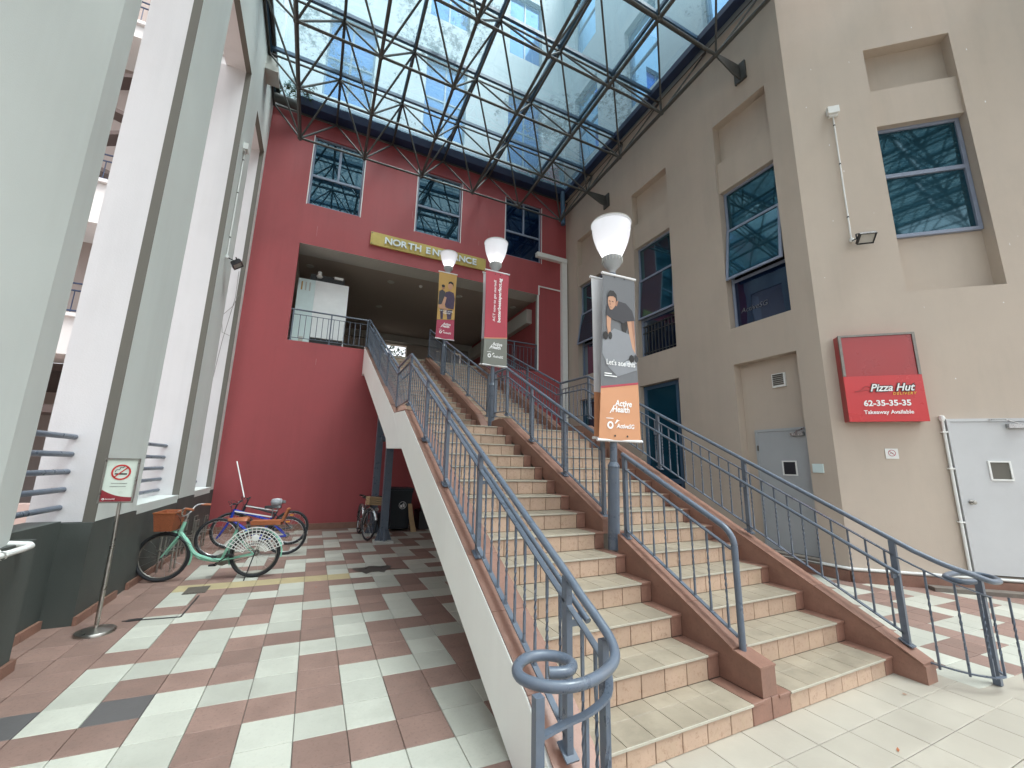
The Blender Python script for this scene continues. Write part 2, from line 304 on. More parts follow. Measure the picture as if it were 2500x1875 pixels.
def text(name, s, parent, fn, u, v, o, size, m, depth=0.002, shear=0.0, bold=0.0, align='LEFT', rot=0.0, sx=1.0, space=1.0):
    """flat lettering laid on a surface map fn(u,v,o); (u,v) is the start of the base line"""
    c = bpy.data.curves.new(name, 'FONT'); c.body = s; c.size = size; c.shear = shear; c.offset = bold; c.align_x = align; c.extrude = 0; c.resolution_u = 3; c.space_character = space
    t = bpy.data.objects.new(name, c); me = bpy.data.meshes.new_from_object(t)
    bpy.data.objects.remove(t); bpy.data.curves.remove(c)
    cr, sr = math.cos(rot), math.sin(rot); base = wloc(parent); n = len(me.vertices)
    src = [(q.co.x*sx, q.co.y) for q in me.vertices]
    front = [Vector(fn(u+x*cr-y*sr, v+x*sr+y*cr, o+depth))-base for x,y in src]
    fs = [tuple(p.vertices) for p in me.polygons]
    if depth > 0.004:
        back = [Vector(fn(u+x*cr-y*sr, v+x*sr+y*cr, o))-base for x,y in src]
        cnt = {}
        for f in fs:
            for i in range(len(f)): cnt[frozenset((f[i], f[(i+1)%len(f)]))] = cnt.get(frozenset((f[i], f[(i+1)%len(f)])), 0)+1
        sides = [(f[i], f[(i+1)%len(f)], f[(i+1)%len(f)]+n, f[i]+n) for f in fs for i in range(len(f)) if cnt[frozenset((f[i], f[(i+1)%len(f)]))] == 1]
        vs = front+back; fs = fs+sides
    else: vs = front
    m2 = bpy.data.meshes.new(name); m2.from_pydata([tuple(p) for p in vs], [], fs); m2.materials.append(MATS[m]); m2.update()
    bpy.data.meshes.remove(me)
    ob = bpy.data.objects.new(name, m2); COL.objects.link(ob); ob.parent = parent; return ob
def wall(fn, us, vs, cell, rev=-0.25, rmat=None):
    """wall sheet on map fn(u,v,o): cell(u,v) -> (offset, material) or None for an opening (reveals go back to rev)"""
    b = MB(); nu, nv = len(us)-1, len(vs)-1
    C = [[cell((us[i]+us[i+1])/2, (vs[j]+vs[j+1])/2) for j in range(nv)] for i in range(nu)]
    O = lambda c: c[0] if c else rev
    for i in range(nu):
        for j in range(nv):
            c = C[i][j]
            if c: b.poly([fn(us[i],vs[j],c[0]), fn(us[i+1],vs[j],c[0]), fn(us[i+1],vs[j+1],c[0]), fn(us[i],vs[j+1],c[0])], c[1])
            if i+1 < nu and abs(O(c)-O(C[i+1][j])) > 1e-5:
                d = C[i+1][j]; mi = (c if O(c) > O(d) else d)[1]; mi = rmat(mi, us[i], vs[j], c, d) if rmat else mi
                b.poly([fn(us[i+1],vs[j],O(c)), fn(us[i+1],vs[j],O(d)), fn(us[i+1],vs[j+1],O(d)), fn(us[i+1],vs[j+1],O(c))], mi)
            if j+1 < nv and abs(O(c)-O(C[i][j+1])) > 1e-5:
                d = C[i][j+1]; mi = (c if O(c) > O(d) else d)[1]; mi = rmat(mi, us[i], vs[j], c, d) if rmat else mi
                b.poly([fn(us[i],vs[j+1],O(c)), fn(us[i+1],vs[j+1],O(c)), fn(us[i+1],vs[j+1],O(d)), fn(us[i],vs[j+1],O(d))], mi)
    return b
RW = lambda x,z,o: (x, 11.65-o, z)                 # red wall, facing -Y
BW = lambda y,z,o: (7.61-o, y, z)                  # beige side wall, facing -X
TH = R(49); FD = (math.sin(TH), -math.cos(TH)); FN = (-math.cos(TH), -math.sin(TH))
FW = lambda s,z,o: (7.61+FD[0]*s+FN[0]*o, 3.80+FD[1]*s+FN[1]*o, z)   # beige angled wall
LW = lambda y,z,o: (-2.0+o, y, z)                  # pier wall on the left, facing +X

# ================================================================ GROUND
g = MB(); g.poly([(-60,-60,-0.012),(60,-60,-0.012),(60,80,-0.012),(-60,80,-0.012)])
ground = struct(g.build('ground', 'ground_base'))
floor = struct(bpy.data.objects.new('paved_floor', None)); COL.objects.link(floor); floor.empty_display_size = 0.2
TX, TY, SX, SY, SHR = 0.058, 2.775, 0.3007, 0.305, -0.045
def tile_mesh(name, m, sx, sy, shr, gap=0.0022):
    b = MB(); x0, x1, y0, y1 = gap, sx-gap, gap, sy-gap; c = 0.0025
    sh = lambda x,y,z: (x, y+shr*x, z)
    v = [sh(x0,y0,-0.011),sh(x1,y0,-0.011),sh(x1,y1,-0.011),sh(x0,y1,-0.011), sh(x0,y0,-c),sh(x1,y0,-c),sh(x1,y1,-c),sh(x0,y1,-c),
         sh(x0+c,y0+c,0),sh(x1-c,y0+c,0),sh(x1-c,y1-c,0),sh(x0+c,y1-c,0)]
    b.add(v, [(0,1,5,4),(1,2,6,5),(2,3,7,6),(3,0,4,7),(4,5,9,8),(5,6,10,9),(6,7,11,10),(7,4,8,11),(8,9,10,11)]); return b
def patt(i, j):
    k = i % 4; q = j % 4
    br = (q == 2) if k == 3 else (q != 1) if k == 0 else (q == 0) if k == 1 else (q != 3)
    return 'tile_brown' if br else 'tile_light'
TM = {m: tile_mesh('tile', m, SX, SY, SHR) for m in ('tile_brown','tile_light','tile_dark','tile_yellow')}
TME = {m: TM[m].mesh('tile', m) for m in TM}
PALE = tile_mesh('tile', 'tile_pale', 0.3265, 0.285, 0.0); PALEME = PALE.mesh('tile', 'tile_pale')
tiles = []
for i in range(-8, 34):
    for j in range(-16, 30):
        x = TX+SX*i; y = TY+SY*j+SHR*(x-0.3); cx, cy = x+SX/2, y+SY/2
        if cy > 11.7 or cx > 10.2 or cx < -2.35: continue
        if cx > 7.75 and (cx-7.61)*FN[0]+(cy-3.80)*FN[1] < -0.12: continue
        if cx > 7.75 and cy > 3.7: continue
        if 1.30 < cx < 4.72 and 1.98 < cy < 11.0 and not (cy > 2.5 and cx < 2.6) and cy < 5.4: continue
        if cy < 1.98 and cx > 1.22 and not (cx > 4.95 and cy > 1.55): continue
        m = patt(i, j)
        if j == 13 and cx < 3: m = 'tile_yellow' if cx < 0.8 and cx > -1.4 else 'tile_light'
        if (i, j) in ((-4,3), (-6,3)): m = 'tile_dark'
        if i < -6 or (i < -5 and j not in (3,)): m = 'tile_brown'
        tiles.append((cx*cx+cy*cy, (x, y), m, 0))
for i in range(-2, 26):
    for j in range(0, 14):
        x = 2.314+0.3265*(i-3); y = 2.066-0.285*(j+1)
        if x < 1.2 or x > 8.5: continue
        if x > 4.85 and y > 1.4: continue
        tiles.append((x*x+y*y, (x, y), 'tile_pale', 1))
vis = lambda x, y: (0.41953*x+0.88637*y-0.32 > 0.3) and abs((0.90209*x-0.43113*y)/(max(0.1, 0.41953*x+0.88637*y-0.32))) < 1.28 and (-0.101*x-0.1687*y-1.6)/(0.41953*x+0.88637*y-0.32) > -0.98
tiles.sort(key=lambda t: (not vis(*t[1]), t[0]))
rest = MB(); rest.tv = []; RM = ['tile_brown','tile_light','tile_dark','tile_yellow','tile_pale']
for n, (d, p, m, kind) in enumerate(tiles):
    dz = random.uniform(-0.0008, 0.0008)
    if n < 300: inst('tile', PALEME if kind else TME[m], floor, (p[0], p[1], dz))
    else:
        src = PALE if kind else TM[m]
        rest.add([(v[0]+p[0], v[1]+p[1], v[2]+dz) for v in src.v], src.f, RM.index(m)); rest.tv += [random.random()]*len(src.f)
b = MB(); b.poly([(4.4,1.0,-0.005),(9.5,1.0,-0.005),(9.5,1.9,-0.005),(4.4,1.9,-0.005)]); b.build('tile_underlay','tile_pale',floor)  # pale underlay that fills the gap between the two tile fields
ro = rest.build('tile_field', RM, floor); ro['kind'] = 'stuff'
# floor furniture of the court
b = MB(); b.box((-1.30,6.66,0.001),(-1.06,6.98,0.006), 0)
for k in range(7): b.box((-1.285+k*0.031,6.68,0.006),(-1.268+k*0.031,6.96,0.010), 0)
tag(b.build('drain_grate', 'rust_iron', at=(-1.18,6.82,0.0)), 'small square iron drain grate in the tiles beside the green bicycle', 'drain')
b = MB(); b.bar((-1.60,5.84,0.003),(-1.10,5.77,0.003),0.022,0.004); b.bar((-1.10,5.77,0.003),(-1.10,6.55,0.003),0.016,0.004); b.box((-1.56,5.80,0.002),(-1.44,5.87,0.006))
tag(b.build('inspection_cover', 'black_plastic', at=(-1.3,6.1,0)), 'dark seam of an inspection cover in the tiles near the sign stand', 'cover')
b = MB(); random.seed(3)
pts = [(1.02+0.26*math.cos(a)*(1+0.3*math.sin(3*a)), 7.12+0.30*math.sin(a)*(1+0.35*math.cos(2*a)+0.2*math.sin(5*a)), 0.0035) for a in [k*math.pi/9 for k in range(18)]]
b.poly(pts); b.bar((1.2,7.1,0.003),(1.55,6.95,0.003),0.02,0.003)
tag(b.build('damp_patch', 'damp', at=(1.0,7.1,0)), 'ragged dark damp patch on the tiles beside the stair stringer', 'damp patch')
for (x,y,a,lab) in ((3.35,1.55,0.4,'tiny dry leaf on the pale tiles in front of the bottom step'),(0.2,6.4,2.0,'tiny dry leaf on the court tiles near the yellow strip'),(4.2,1.85,2.5,'tiny dry leaf at the foot of the right stair kerb')):
    b = MB(); c, s = math.cos(a), math.sin(a)
    b.poly([(x+c*p-s*q, y+s*p+c*q, 0.004+0.004*h) for p,q,h in ((-0.02,0,0),(0,0.008,1),(0.022,0.002,2),(0.002,-0.008,1))])
    tag(b.build('fallen_leaf', 'leather', at=(x,y,0)), lab, 'leaf', 'dry leaves on the floor')

# ================================================================ RED BUILDING (end wall with the entrance)
red = thing('red_building', 'red rendered end wall with the raised north entrance opening and three windows', 'building', (2.8,11.65,0))
WX = [(-0.88,0.50),(2.10,3.55),(5.15,6.56)]
OP = (-0.93, 6.48, 4.72, 7.46)
us = sorted(set([-2.0,7.61,0.975,4.60,OP[0],OP[1]]+[x for w in WX for x in w]))
vs = [0,0.16,4.15,OP[2],OP[3],8.67,10.85,11.36,12.3,15.3,17.0,20.0,22.0]
def rc(u, v):
    inw = any(a < u < c for a,c in WX)
    if OP[0] < u < OP[1] and OP[2] < v < OP[3]: return None
    if 0.975 < u < 4.60 and 4.15 < v < OP[2]: return None
    if inw and 8.67 < v < 10.85: return None
    if v > 11.36: return None if (inw and (12.3 < v < 15.3 or 17.0 < v < 20.0)) else (0.0, 1)
    return (0.0, 0)
wall(RW, us, vs, rc, -0.22, lambda mi,u,v,c,d: 2 if (3 < v < 8 and -1.2 < u < 6.9 and (c is None or d is None)) else mi).build('wall', ['red_paint','upper_white','soffit_grey'], red)
def window(parent, fn, u0,u1,v0,v1,o, mull=(), trans=(), mullrange=None, fr=0.05, fm='window_frame', gm='window_glass', edge=None, panes=True):
    """framed window: bars at u in mull (between mullrange) and v in trans; every pane its own mesh"""
    b = MB(); t = 0.06
    b.mbox(fn,u0,u0+fr,v0,v1,o,o+t); b.mbox(fn,u1-fr,u1,v0,v1,o,o+t); b.mbox(fn,u0+fr,u1-fr,v0,v0+fr,o,o+t); b.mbox(fn,u0+fr,u1-fr,v1-fr,v1,o,o+t)
    for v in trans: b.mbox(fn,u0+fr,u1-fr,v-fr*0.6,v+fr*0.6,o,o+t*0.95)
    mr = mullrange or (v0+fr, v1-fr)
    for u in mull: b.mbox(fn,u-fr*0.6,u+fr*0.6,mr[0],mr[1],o+0.001,o+t*0.9)
    if edge:
        for a,c in ((u0-0.025,u0-0.001),(u1+0.001,u1+0.025)): b.mbox(fn,a,c,v0-0.02,v1,o+0.03,edge,1)
    w = b.build('window', [fm,'white_paint'], parent)
    if panes:
        ve = [v0]+list(trans)+[v1]
        for k in range(len(ve)-1):
            ue = [u0]+[u for u in mull if mr[0]-0.2 <= (ve[k]+ve[k+1])/2 <= mr[1]+0.2]+[u1]
            for i in range(len(ue)-1):
                p = MB(); tl = random.uniform(-0.006,0.006); tv = random.uniform(-0.004,0.008)
                q = [(ue[i]+fr*0.5,ve[k]+fr*0.5,0),(ue[i+1]-fr*0.5,ve[k]+fr*0.5,tl),(ue[i+1]-fr*0.5,ve[k+1]-fr*0.5,tl+tv),(ue[i]+fr*0.5,ve[k+1]-fr*0.5,tv)]
                p.poly([fn(a,c,o+0.02+e) for a,c,e in q]); p.build('pane', gm if isinstance(gm,str) else gm[min(k,len(gm)-1)], w)
    return w
for k,(a,c) in enumerate(WX):
    window(red, RW, a,c,8.67,10.85,-0.12, mull=((a+c)/2+0.02,) if k != 1 else (), trans=(9.62,), mullrange=(9.62,10.8), gm='window_glass' if k < 2 else 'dark_glass', edge=0.004)
    window(red, RW, a,c,12.3,15.3,-0.2, mull=((a+c)/2,), trans=(13.8,), gm='blue_glass', fm='blue_frame')
    window(red, RW, a,c,17.0,20.0,-0.2, mull=((a+c)/2,), trans=(18.5,), gm='blue_glass', fm='blue_frame')
b = MB(); b.mbox(RW,-1.98,7.55,0.0,0.15,0.002,0.022); b.build('skirting', 'brown_tile', red)
# beam underside and gallery behind the opening
b = MB(); b.box((-0.93,11.88,4.55),(6.60,19.0,4.715)); b.build('gallery_floor', 'tread_tile', red)
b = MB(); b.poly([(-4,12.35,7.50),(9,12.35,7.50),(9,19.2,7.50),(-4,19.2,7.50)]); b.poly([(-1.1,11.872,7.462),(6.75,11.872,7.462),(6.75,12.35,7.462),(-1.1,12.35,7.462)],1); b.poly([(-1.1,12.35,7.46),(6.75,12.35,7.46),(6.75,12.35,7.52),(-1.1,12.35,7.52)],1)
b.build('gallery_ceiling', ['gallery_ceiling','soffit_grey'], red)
b = MB(); BK = lambda x,z,o: (x,19.0-o,z)
wb = wall(BK, [-4,2.45,3.45,4.86,5.10,5.66,6.16,9], [4.7,4.9,7.1,7.52], lambda u,v: None if (2.45<u<3.45 or 4.86<u<5.10 or 5.66<u<6.16) and 4.9<v<7.1 else (0,0), -0.3)
wb.build('gallery_back_wall', 'gallery_paint', red)
b = MB(); b.mbox(BK,-4,9,7.18,7.498,0.01,0.22); b.build('gallery_beam', 'soffit_grey', red)
b = MB(); b.box((6.40,12.4,6.68),(6.61,18.7,7.2)); b.build('gallery_beam', 'soffit_grey', red)
b = MB(); b.poly([(-1.0,11.87,4.7),(-1.0,19,4.7),(-1.0,19,7.5),(-1.0,11.87,7.5)]); b.build('gallery_side_wall', 'gallery_paint', red)
b = MB(); b.poly([(6.62,11.87,4.7),(6.62,19,4.7),(6.62,19,7.5),(6.62,11.87,7.5)]); b.build('gallery_side_wall', 'red_paint', red)
for x,y in ((-0.69,13.1),(1.71,13.08),(1.66,15.5),(4.08,13.15),(6.2,13.16),(4.1,15.5)):
    b = MB(); b.lathe([(0.0,7.488),(0.07,7.488),(0.10,7.478),(0.115,7.497)], (x,y,0), 16); b.build('downlight', 'soffit_grey', red, True)
b = MB(); b.lathe([(0.0,-0.07),(0.035,-0.06),(0.055,-0.03),(0.06,0.0)], (2.66,12.93,7.495), 14); tag(b.build('security_camera', 'white_plastic', smooth=True, at=(2.66,12.93,7.5)), 'small white dome camera under the gallery ceiling', 'camera')
# navy gutter beam at the canopy's foot
b = MB(); b.prism([(11.63,11.40),(11.30,11.40),(11.20,11.62),(11.20,11.70),(11.63,11.72)], lambda p,q,t:(t,p,q), -1.35, 7.55); b.build('gutter_beam', 'navy_beam', red)
b = MB(); b.tube([(-1.95,11.25,11.30),(-1.35,11.28,11.28)],0.12,14); b.build('rainwater_pipe','truss_paint',red,True)
b = MB(); b.tube([(7.25,11.3,11.5),(7.28,11.32,10.2)],0.085,12); b.build('rainwater_pipe','blue_frame',red,True)
# faint efflorescence runs
for x,z,l in ((-0.55,8.05,0.30),(2.0,9.3,0.24),(4.55,9.4,0.24),(-0.2,4.3,0.16),(4.2,8.9,0.16)):
    b = MB(); b.poly([RW(x-0.004,z,0.003),RW(x+0.004,z,0.003),RW(x+0.002,z-l,0.003),RW(x-0.003,z-l,0.003)]); b.build('lime_streak','lime_pink',red)
# white trunking beside the corner
b = MB(); b.mbox(RW,7.35,7.56,3.0,8.84,0.003,0.14); b.mbox(RW,6.33,7.56,8.842,9.0,0.003,0.16)
tag(b.build('cable_trunking', 'white_plastic', at=(7.45,11.6,3.0)), 'white boxed cable trunking rising up the red wall at the beige corner', 'trunking')
b = MB(); b.mbox(RW,6.45,7.345,7.76,7.80,0.003,0.03); b.mbox(RW,6.45,6.49,7.46,7.758,0.003,0.03); b.mbox(RW,6.43,6.475,4.75,7.45,-0.02,0.012)
tag(b.build('conduit', 'white_plastic', at=(6.9,11.62,7.7)), 'thin white conduit run above the right side of the entrance opening', 'conduit')
# gold sign
sg = thing('entrance_sign', 'gold painted name board with mirror letters reading NORTH ENTRANCE', 'sign', (2.65,11.6,7.88))
b = MB(); b.mbox(RW,0.852,4.453,7.878,8.278,0.003,0.05); b.build('board','sign_gold',sg)
adv = 1.235
for ch,wd in zip('NORTH ENTRANCE',(1.02,1.10,0.98,0.86,1.02,0.52,0.90,1.02,0.86,0.98,0.98,1.02,1.02,0.90)):
    if ch != ' ': text('letter',ch,sg,RW,adv,7.985,0.055,0.285,'mirror_letter',0.03,bold=0.007,sx=1.08)
    adv += wd*0.2225
for u in (0.89,4.41):
    for v in (7.91,8.245):
        b = MB(); b.lathe([(0,0.012),(0.014,0.010),(0.016,0)],RW(u,v,0.05),8,axis=(0,-1,0)); b.build('screw','dull_steel',sg)
# ================================================================ BEIGE BUILDING
bei = thing('beige_building', 'beige rendered side building with tall recessed window bays and an angled corner wall', 'building', (7.61,3.8,0))
BAY = [(4.20,5.43),(6.86,8.17),(9.60,10.95)]
us = sorted(set([3.80,11.65]+[y for w in BAY for y in w]))
vs = [0,0.16,0.225,2.45,3.76,4.53,7.735,8.48,9.45,11.6,12.3,15.3,17.0,20.0,22.0]
def bc(u, v):
    k = next((i for i,(a,c) in enumerate(BAY) if a < u < c), None)
    if v > 11.6: return None if (k is not None and (12.3 < v < 15.3 or 17 < v < 20)) else (0.0,1)
    if k is None: return (0.0,0)
    if 8.48 < v < 9.45: return (-0.20,0)
    if 7.735 < v < 8.48: return (-0.05,0)
    if 4.53 < v < 7.735: return None
    if k == 0:
        if 2.45 < v < 3.76: return (-0.20,0)
        if 0.225 < v < 2.45: return (-0.20,0)
        return (0.0,0) if v > 3.76 else (0.0,0)
    if 0.225 < v < 3.76: return None
    return (0.0,0)
wall(BW, us, vs, bc, -0.24).build('wall', ['beige_paint','upper_white'], bei)
us = [0,1.32,2.62,6.0]; vs = [0,4.60,5.66,7.83,8.587,9.476,22]
def fc(u, v):
    if 1.32 < u < 2.62:
        if 8.587 < v < 9.476: return (-0.20,0)
        if 7.83 < v < 8.587: return (-0.05,0)
        if 5.66 < v < 7.83: return None
        if 4.60 < v < 5.66: return (-0.22,0)
    return (0.0,0)
wall(FW, us, vs, fc, -0.24).build('corner_wall', ['beige_paint'], bei)
# windows of the bays (sash pushed out in the two nearer ones)
def bay_window(fn, a, c, v0, v1, vt, vb, lower='dark_glass', tilt=0.10):
    w = window(bei, fn, a+0.01,c-0.01,v0,v1,-0.22, trans=(vt,vb), gm='bay_glass', panes=False)
    for (p,q,gm) in ((vt+0.03,v1-0.05,'bay_glass'),(v0+0.05,vb-0.03,lower)):
        b = MB(); b.poly([fn(a+0.05,p,-0.19),fn(c-0.05,p,-0.19),fn(c-0.05,q,-0.188),fn(a+0.05,q,-0.188)]); b.build('pane',gm,w)
    T = lambda u,v,o: fn(u,v,-0.155+o+tilt*(vt-v)/(vt-vb))
    b = MB(); e = 0.05
    for (x0,x1,y0,y1) in ((a+0.03,a+0.03+e,vb,vt),(c-0.03-e,c-0.03,vb,vt),(a+0.03+e,c-0.03-e,vb,vb+e),(a+0.03+e,c-0.03-e,vt-e,vt)): b.mbox(T,x0,x1,y0,y1,0,0.04)
    b.build('sash','window_frame',w)
    b = MB(); b.poly([T(a+0.08,vb+0.045,0.02),T(c-0.08,vb+0.045,0.02),T(c-0.08,vt-0.045,0.02),T(a+0.08,vt-0.045,0.02)]); b.build('pane','bay_glass',w)
    return w
bay_window(BW,4.20,5.43,4.53,7.735,6.80,5.60,tilt=0.16)
w3 = bay_window(BW,6.86,8.17,4.53,7.735,6.76,5.60,tilt=0.08)
bay_window(BW,9.60,10.95,4.53,7.735,6.73,5.62,tilt=0.20)
for y in [6.98+k*0.115 for k in range(10)]:
    b = MB(); b.bar(BW(y,4.60,-0.15),BW(y,5.42,-0.15),0.018); b.build('grille_bar','truss_paint',w3)
for z in (4.66,5.22,5.40):
    b = MB(); b.bar(BW(6.92,z,-0.165),BW(8.11,z,-0.165),0.02); b.build('grille_bar','truss_paint',w3)
wf = window(bei, FW, 1.33,2.61,5.66,7.83,-0.22, trans=(6.87,), gm='bay_glass', fr=0.06)
for a,c in BAY:
    for z0,z1 in ((12.3,15.3),(17,20)): window(bei, BW, a+0.01,c-0.01,z0,z1,-0.22, trans=((z0+z1)/2,), gm='blue_glass', fm='blue_frame')
def faint(fn,u,v,o,par): 
    text('window_lettering','ActiveSG',par,fn,u,v,o,0.15,'ban_grey',0.002,shear=0.25,sx=-1.0)
faint(BW,5.28,4.86,-0.18,bei)
# near-black sheets block the sky behind the glazing; room shade put into their colour
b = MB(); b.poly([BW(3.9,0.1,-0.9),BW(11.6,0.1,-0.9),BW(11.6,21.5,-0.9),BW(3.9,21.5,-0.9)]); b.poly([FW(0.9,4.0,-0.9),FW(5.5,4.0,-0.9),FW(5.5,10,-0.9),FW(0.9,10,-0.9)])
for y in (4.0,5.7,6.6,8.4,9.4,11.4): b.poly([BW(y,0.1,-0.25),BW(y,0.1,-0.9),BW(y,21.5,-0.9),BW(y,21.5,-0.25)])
b.build('shade_backing','room_shade',bei)
b = MB(); b.poly([RW(-1.9,8.3,-0.9),RW(7.5,8.3,-0.9),RW(7.5,21,-0.9),RW(-1.9,21,-0.9)]); b.poly([RW(-1.9,8.3,-0.23),RW(7.5,8.3,-0.23),RW(7.5,8.3,-0.9),RW(-1.9,8.3,-0.9)]); b.build('shade_backing','room_shade',red)  # same shade-coloured backing sheets behind the red wall's windows
# ground-floor blue doorways
for (a,c) in BAY[1:]:
    w = window(bei, BW, a+0.01,c-0.01,0.23,3.75,-0.2, trans=(1.35,), gm='door_glass', fm='blue_frame', fr=0.09)
    b = MB(); b.mbox(BW,a+0.12,a+0.20,0.25,3.66,-0.135,-0.11); b.build('door_leaf','blue_frame',w)
# grey door with a vent above, in the first bay
def door(fn, u0,u1,v0,v1,o, m, glass, knob=None, closer_u=None, parent=bei, gm='bike_black'):
    b = MB(); b.mbox(fn,u0,u1,v0+0.01,v1-0.05,o,o+0.045); d = b.build('door',m,parent)
    b = MB(); b.mbox(fn,u0-0.04,u0-0.002,v0,v1,o,o+0.055); b.mbox(fn,u1+0.002,u1+0.04,v0,v1,o,o+0.055); b.mbox(fn,u0-0.002,u1+0.002,v1-0.046,v1,o,o+0.055); b.build('door_frame',m,d)
    g0,g1,h0,h1 = glass
    b = MB(); e = 0.022
    for (x0,x1,y0,y1) in ((g0-e,g0,h0-e,h1+e),(g1,g1+e,h0-e,h1+e),(g0,g1,h0-e,h0),(g0,g1,h1,h1+e)): b.mbox(fn,x0,x1,y0,y1,o+0.04,o+0.06)
    b.build('vision_frame','white_plastic',d)
    b = MB(); b.poly([fn(g0,h0,o+0.048),fn(g1,h0,o+0.048),fn(g1,h1,o+0.048),fn(g0,h1,o+0.048)]); b.build('vision_pane',gm,d)
    for z in (v0+0.25,(v0+v1)/2,v1-0.35):
        b = MB(); b.mbox(fn,u1-0.012,u1+0.012,z-0.05,z+0.05,o+0.046,o+0.066); b.build('hinge','dull_steel',d)
    b = MB(); b.mbox(fn,u0,u1,v0-0.004,v0+0.009,o,o+0.03); b.build('gap_shade','text_black',d)  # black strip painted as the shade in the gap below the door
    if closer_u is not None:
        b = MB(); b.mbox(fn,closer_u-0.11,closer_u+0.11,v1-0.15,v1-0.085,o+0.046,o+0.105); b.bar(fn(closer_u,v1-0.08,o+0.10),fn(closer_u-0.18,v1-0.03,o+0.17),0.018,0.012); b.bar(fn(closer_u-0.18,v1-0.03,o+0.17),fn(closer_u-0.3,v1-0.02,o+0.06),0.018,0.012); b.build('door_closer','bike_silver',d)
    if knob:
        b = MB(); nrm = Vector(fn(*knob,1))-Vector(fn(*knob,0)); b.lathe([(0.034,0),(0.034,0.008),(0.012,0.012),(0.012,0.035),(0.027,0.045),(0.030,0.06),(0.022,0.072),(0,0.075)],fn(knob[0],knob[1],o+0.046),14,axis=nrm); b.build('knob','steel',d,True)
    return d
door(BW,4.24,5.18,0.225,2.41,-0.20,'door_grey',(4.52,4.73,1.58,1.80),closer_u=4.42)
b = MB(); b.mbox(BW,4.54,4.79,3.19,3.45,-0.199,-0.165); v0 = b.build('vent_grille','white_plastic',bei)
for k in range(6):
    b = MB(); z = 3.225+k*0.036; b.add([BW(4.565,z,-0.160),BW(4.765,z,-0.160),BW(4.765,z+0.026,-0.145),BW(4.565,z+0.026,-0.145)],[(0,1,2,3)]); b.build('vent_slat','trim_taupe',v0)
dr = door(FW,1.53,2.62,0.235,2.47,0.002,'door_pale',(1.91,2.13,1.58,1.82),knob=(1.61,1.24),closer_u=2.30,gm='trim_taupe')
# base: brown skirting kerb, white pipe, ledge
b = MB()
for fn,a,c in ((BW,3.80,11.6),(FW,0.0,6.0)): b.mbox(fn,a,c,0.0,0.155,0.002,0.05)
b.build('skirting','brown_tile',bei)
b = MB(); b.mbox(FW,0.9,6.0,0.0,0.055,0.052,0.22); b.mbox(BW,4.2,5.45,0.156,0.224,0.002,0.05); b.build('ledge','grout',bei)
b = MB(); b.tube([BW(11.5,0.19,0.03),BW(3.86,0.19,0.03),FW(0.03,0.19,0.03),FW(6,0.19,0.03)],0.022,8)
tag(b.build('wall_pipe','white_plastic',smooth=True,at=(7.6,3.8,0.19)),'long white pipe running along the skirting of the beige wall','pipe')
b = MB(); b.tube([FW(1.455,0.21,0.03),FW(1.455,2.47,0.03)],0.02,8); b.lathe([(0,0.05),(0.03,0.04),(0.042,0.0),(0.03,-0.04),(0,-0.05)],FW(1.455,2.48,0.03),10)
for z in (2.27,1.72,0.95): b.mbox(FW,1.42,1.49,z-0.012,z+0.012,0.0,0.056)
tag(b.build('downpipe','white_plastic',smooth=True,at=FW(1.455,0.2,0)),'thin white pipe with a ball cap beside the pale grey door','pipe')
b = MB(); b.mbox(BW,3.99,4.15,1.62,1.765,0.003,0.03); tag(b.build('switch_plate','mint_plastic',at=BW(4.07,1.62,0)),'pale blue switch plate beside the grey door','switch')
for y in (5.44,8.18,10.96):
    b = MB(); b.mbox(BW,y+0.004,y+0.008,7.74,8.47,-0.0005,0.0015); b.build('render_joint','trim_taupe',bei)
random.seed(21)
for k in range(26):
    s_,z_ = random.uniform(0.1,2.9),random.uniform(2.6,9.8)
    if 1.2 < s_ < 2.75 and 4.5 < z_ < 9.55: continue
    if 0.1 < s_ < 1.3 and 2.3 < z_ < 3.95: continue
    w_,h_ = random.uniform(0.004,0.012),random.uniform(0.01,0.05); b = MB(); b.poly([FW(s_-w_,z_,0.0025),FW(s_+w_*0.4,z_-h_*0.4,0.0025),FW(s_+w_,z_+h_*0.2,0.0025),FW(s_,z_+h_,0.0025)]); b.build('paint_chip','ban_back',bei)
# no smoking plate
ns = thing('no_smoking_plate','small white square plate with a faded no smoking symbol under the red takeaway sign','sign',FW(0.75,1.86,0))
b = MB(); b.mbox(FW,0.672,0.840,1.858,2.015,0.003,0.010); b.build('plate','white_plastic',ns)
def ring(fn,u,v,o,r0,r1,n=28):
    b = MB(); b.add([fn(u+r*math.cos(2*math.pi*k/n),v+r*math.sin(2*math.pi*k/n),o) for r in (r0,r1) for k in range(n)],[(k,(k+1)%n,n+(k+1)%n,n+k) for k in range(n)]); return b
b = ring(FW,0.756,1.945,0.012,0.042,0.050); b.poly([FW(0.756-0.034,1.945+0.028,0.012),FW(0.756-0.028,1.945+0.034,0.012),FW(0.756+0.034,1.945-0.028,0.012),FW(0.756+0.028,1.945-0.034,0.012)]); b.build('symbol','ban_red',ns)
b = MB(); b.poly([FW(0.73,1.94,0.0105),FW(0.775,1.94,0.0105),FW(0.775,1.949,0.0105),FW(0.73,1.949,0.0105)]); b.build('cigarette','text_black',ns)
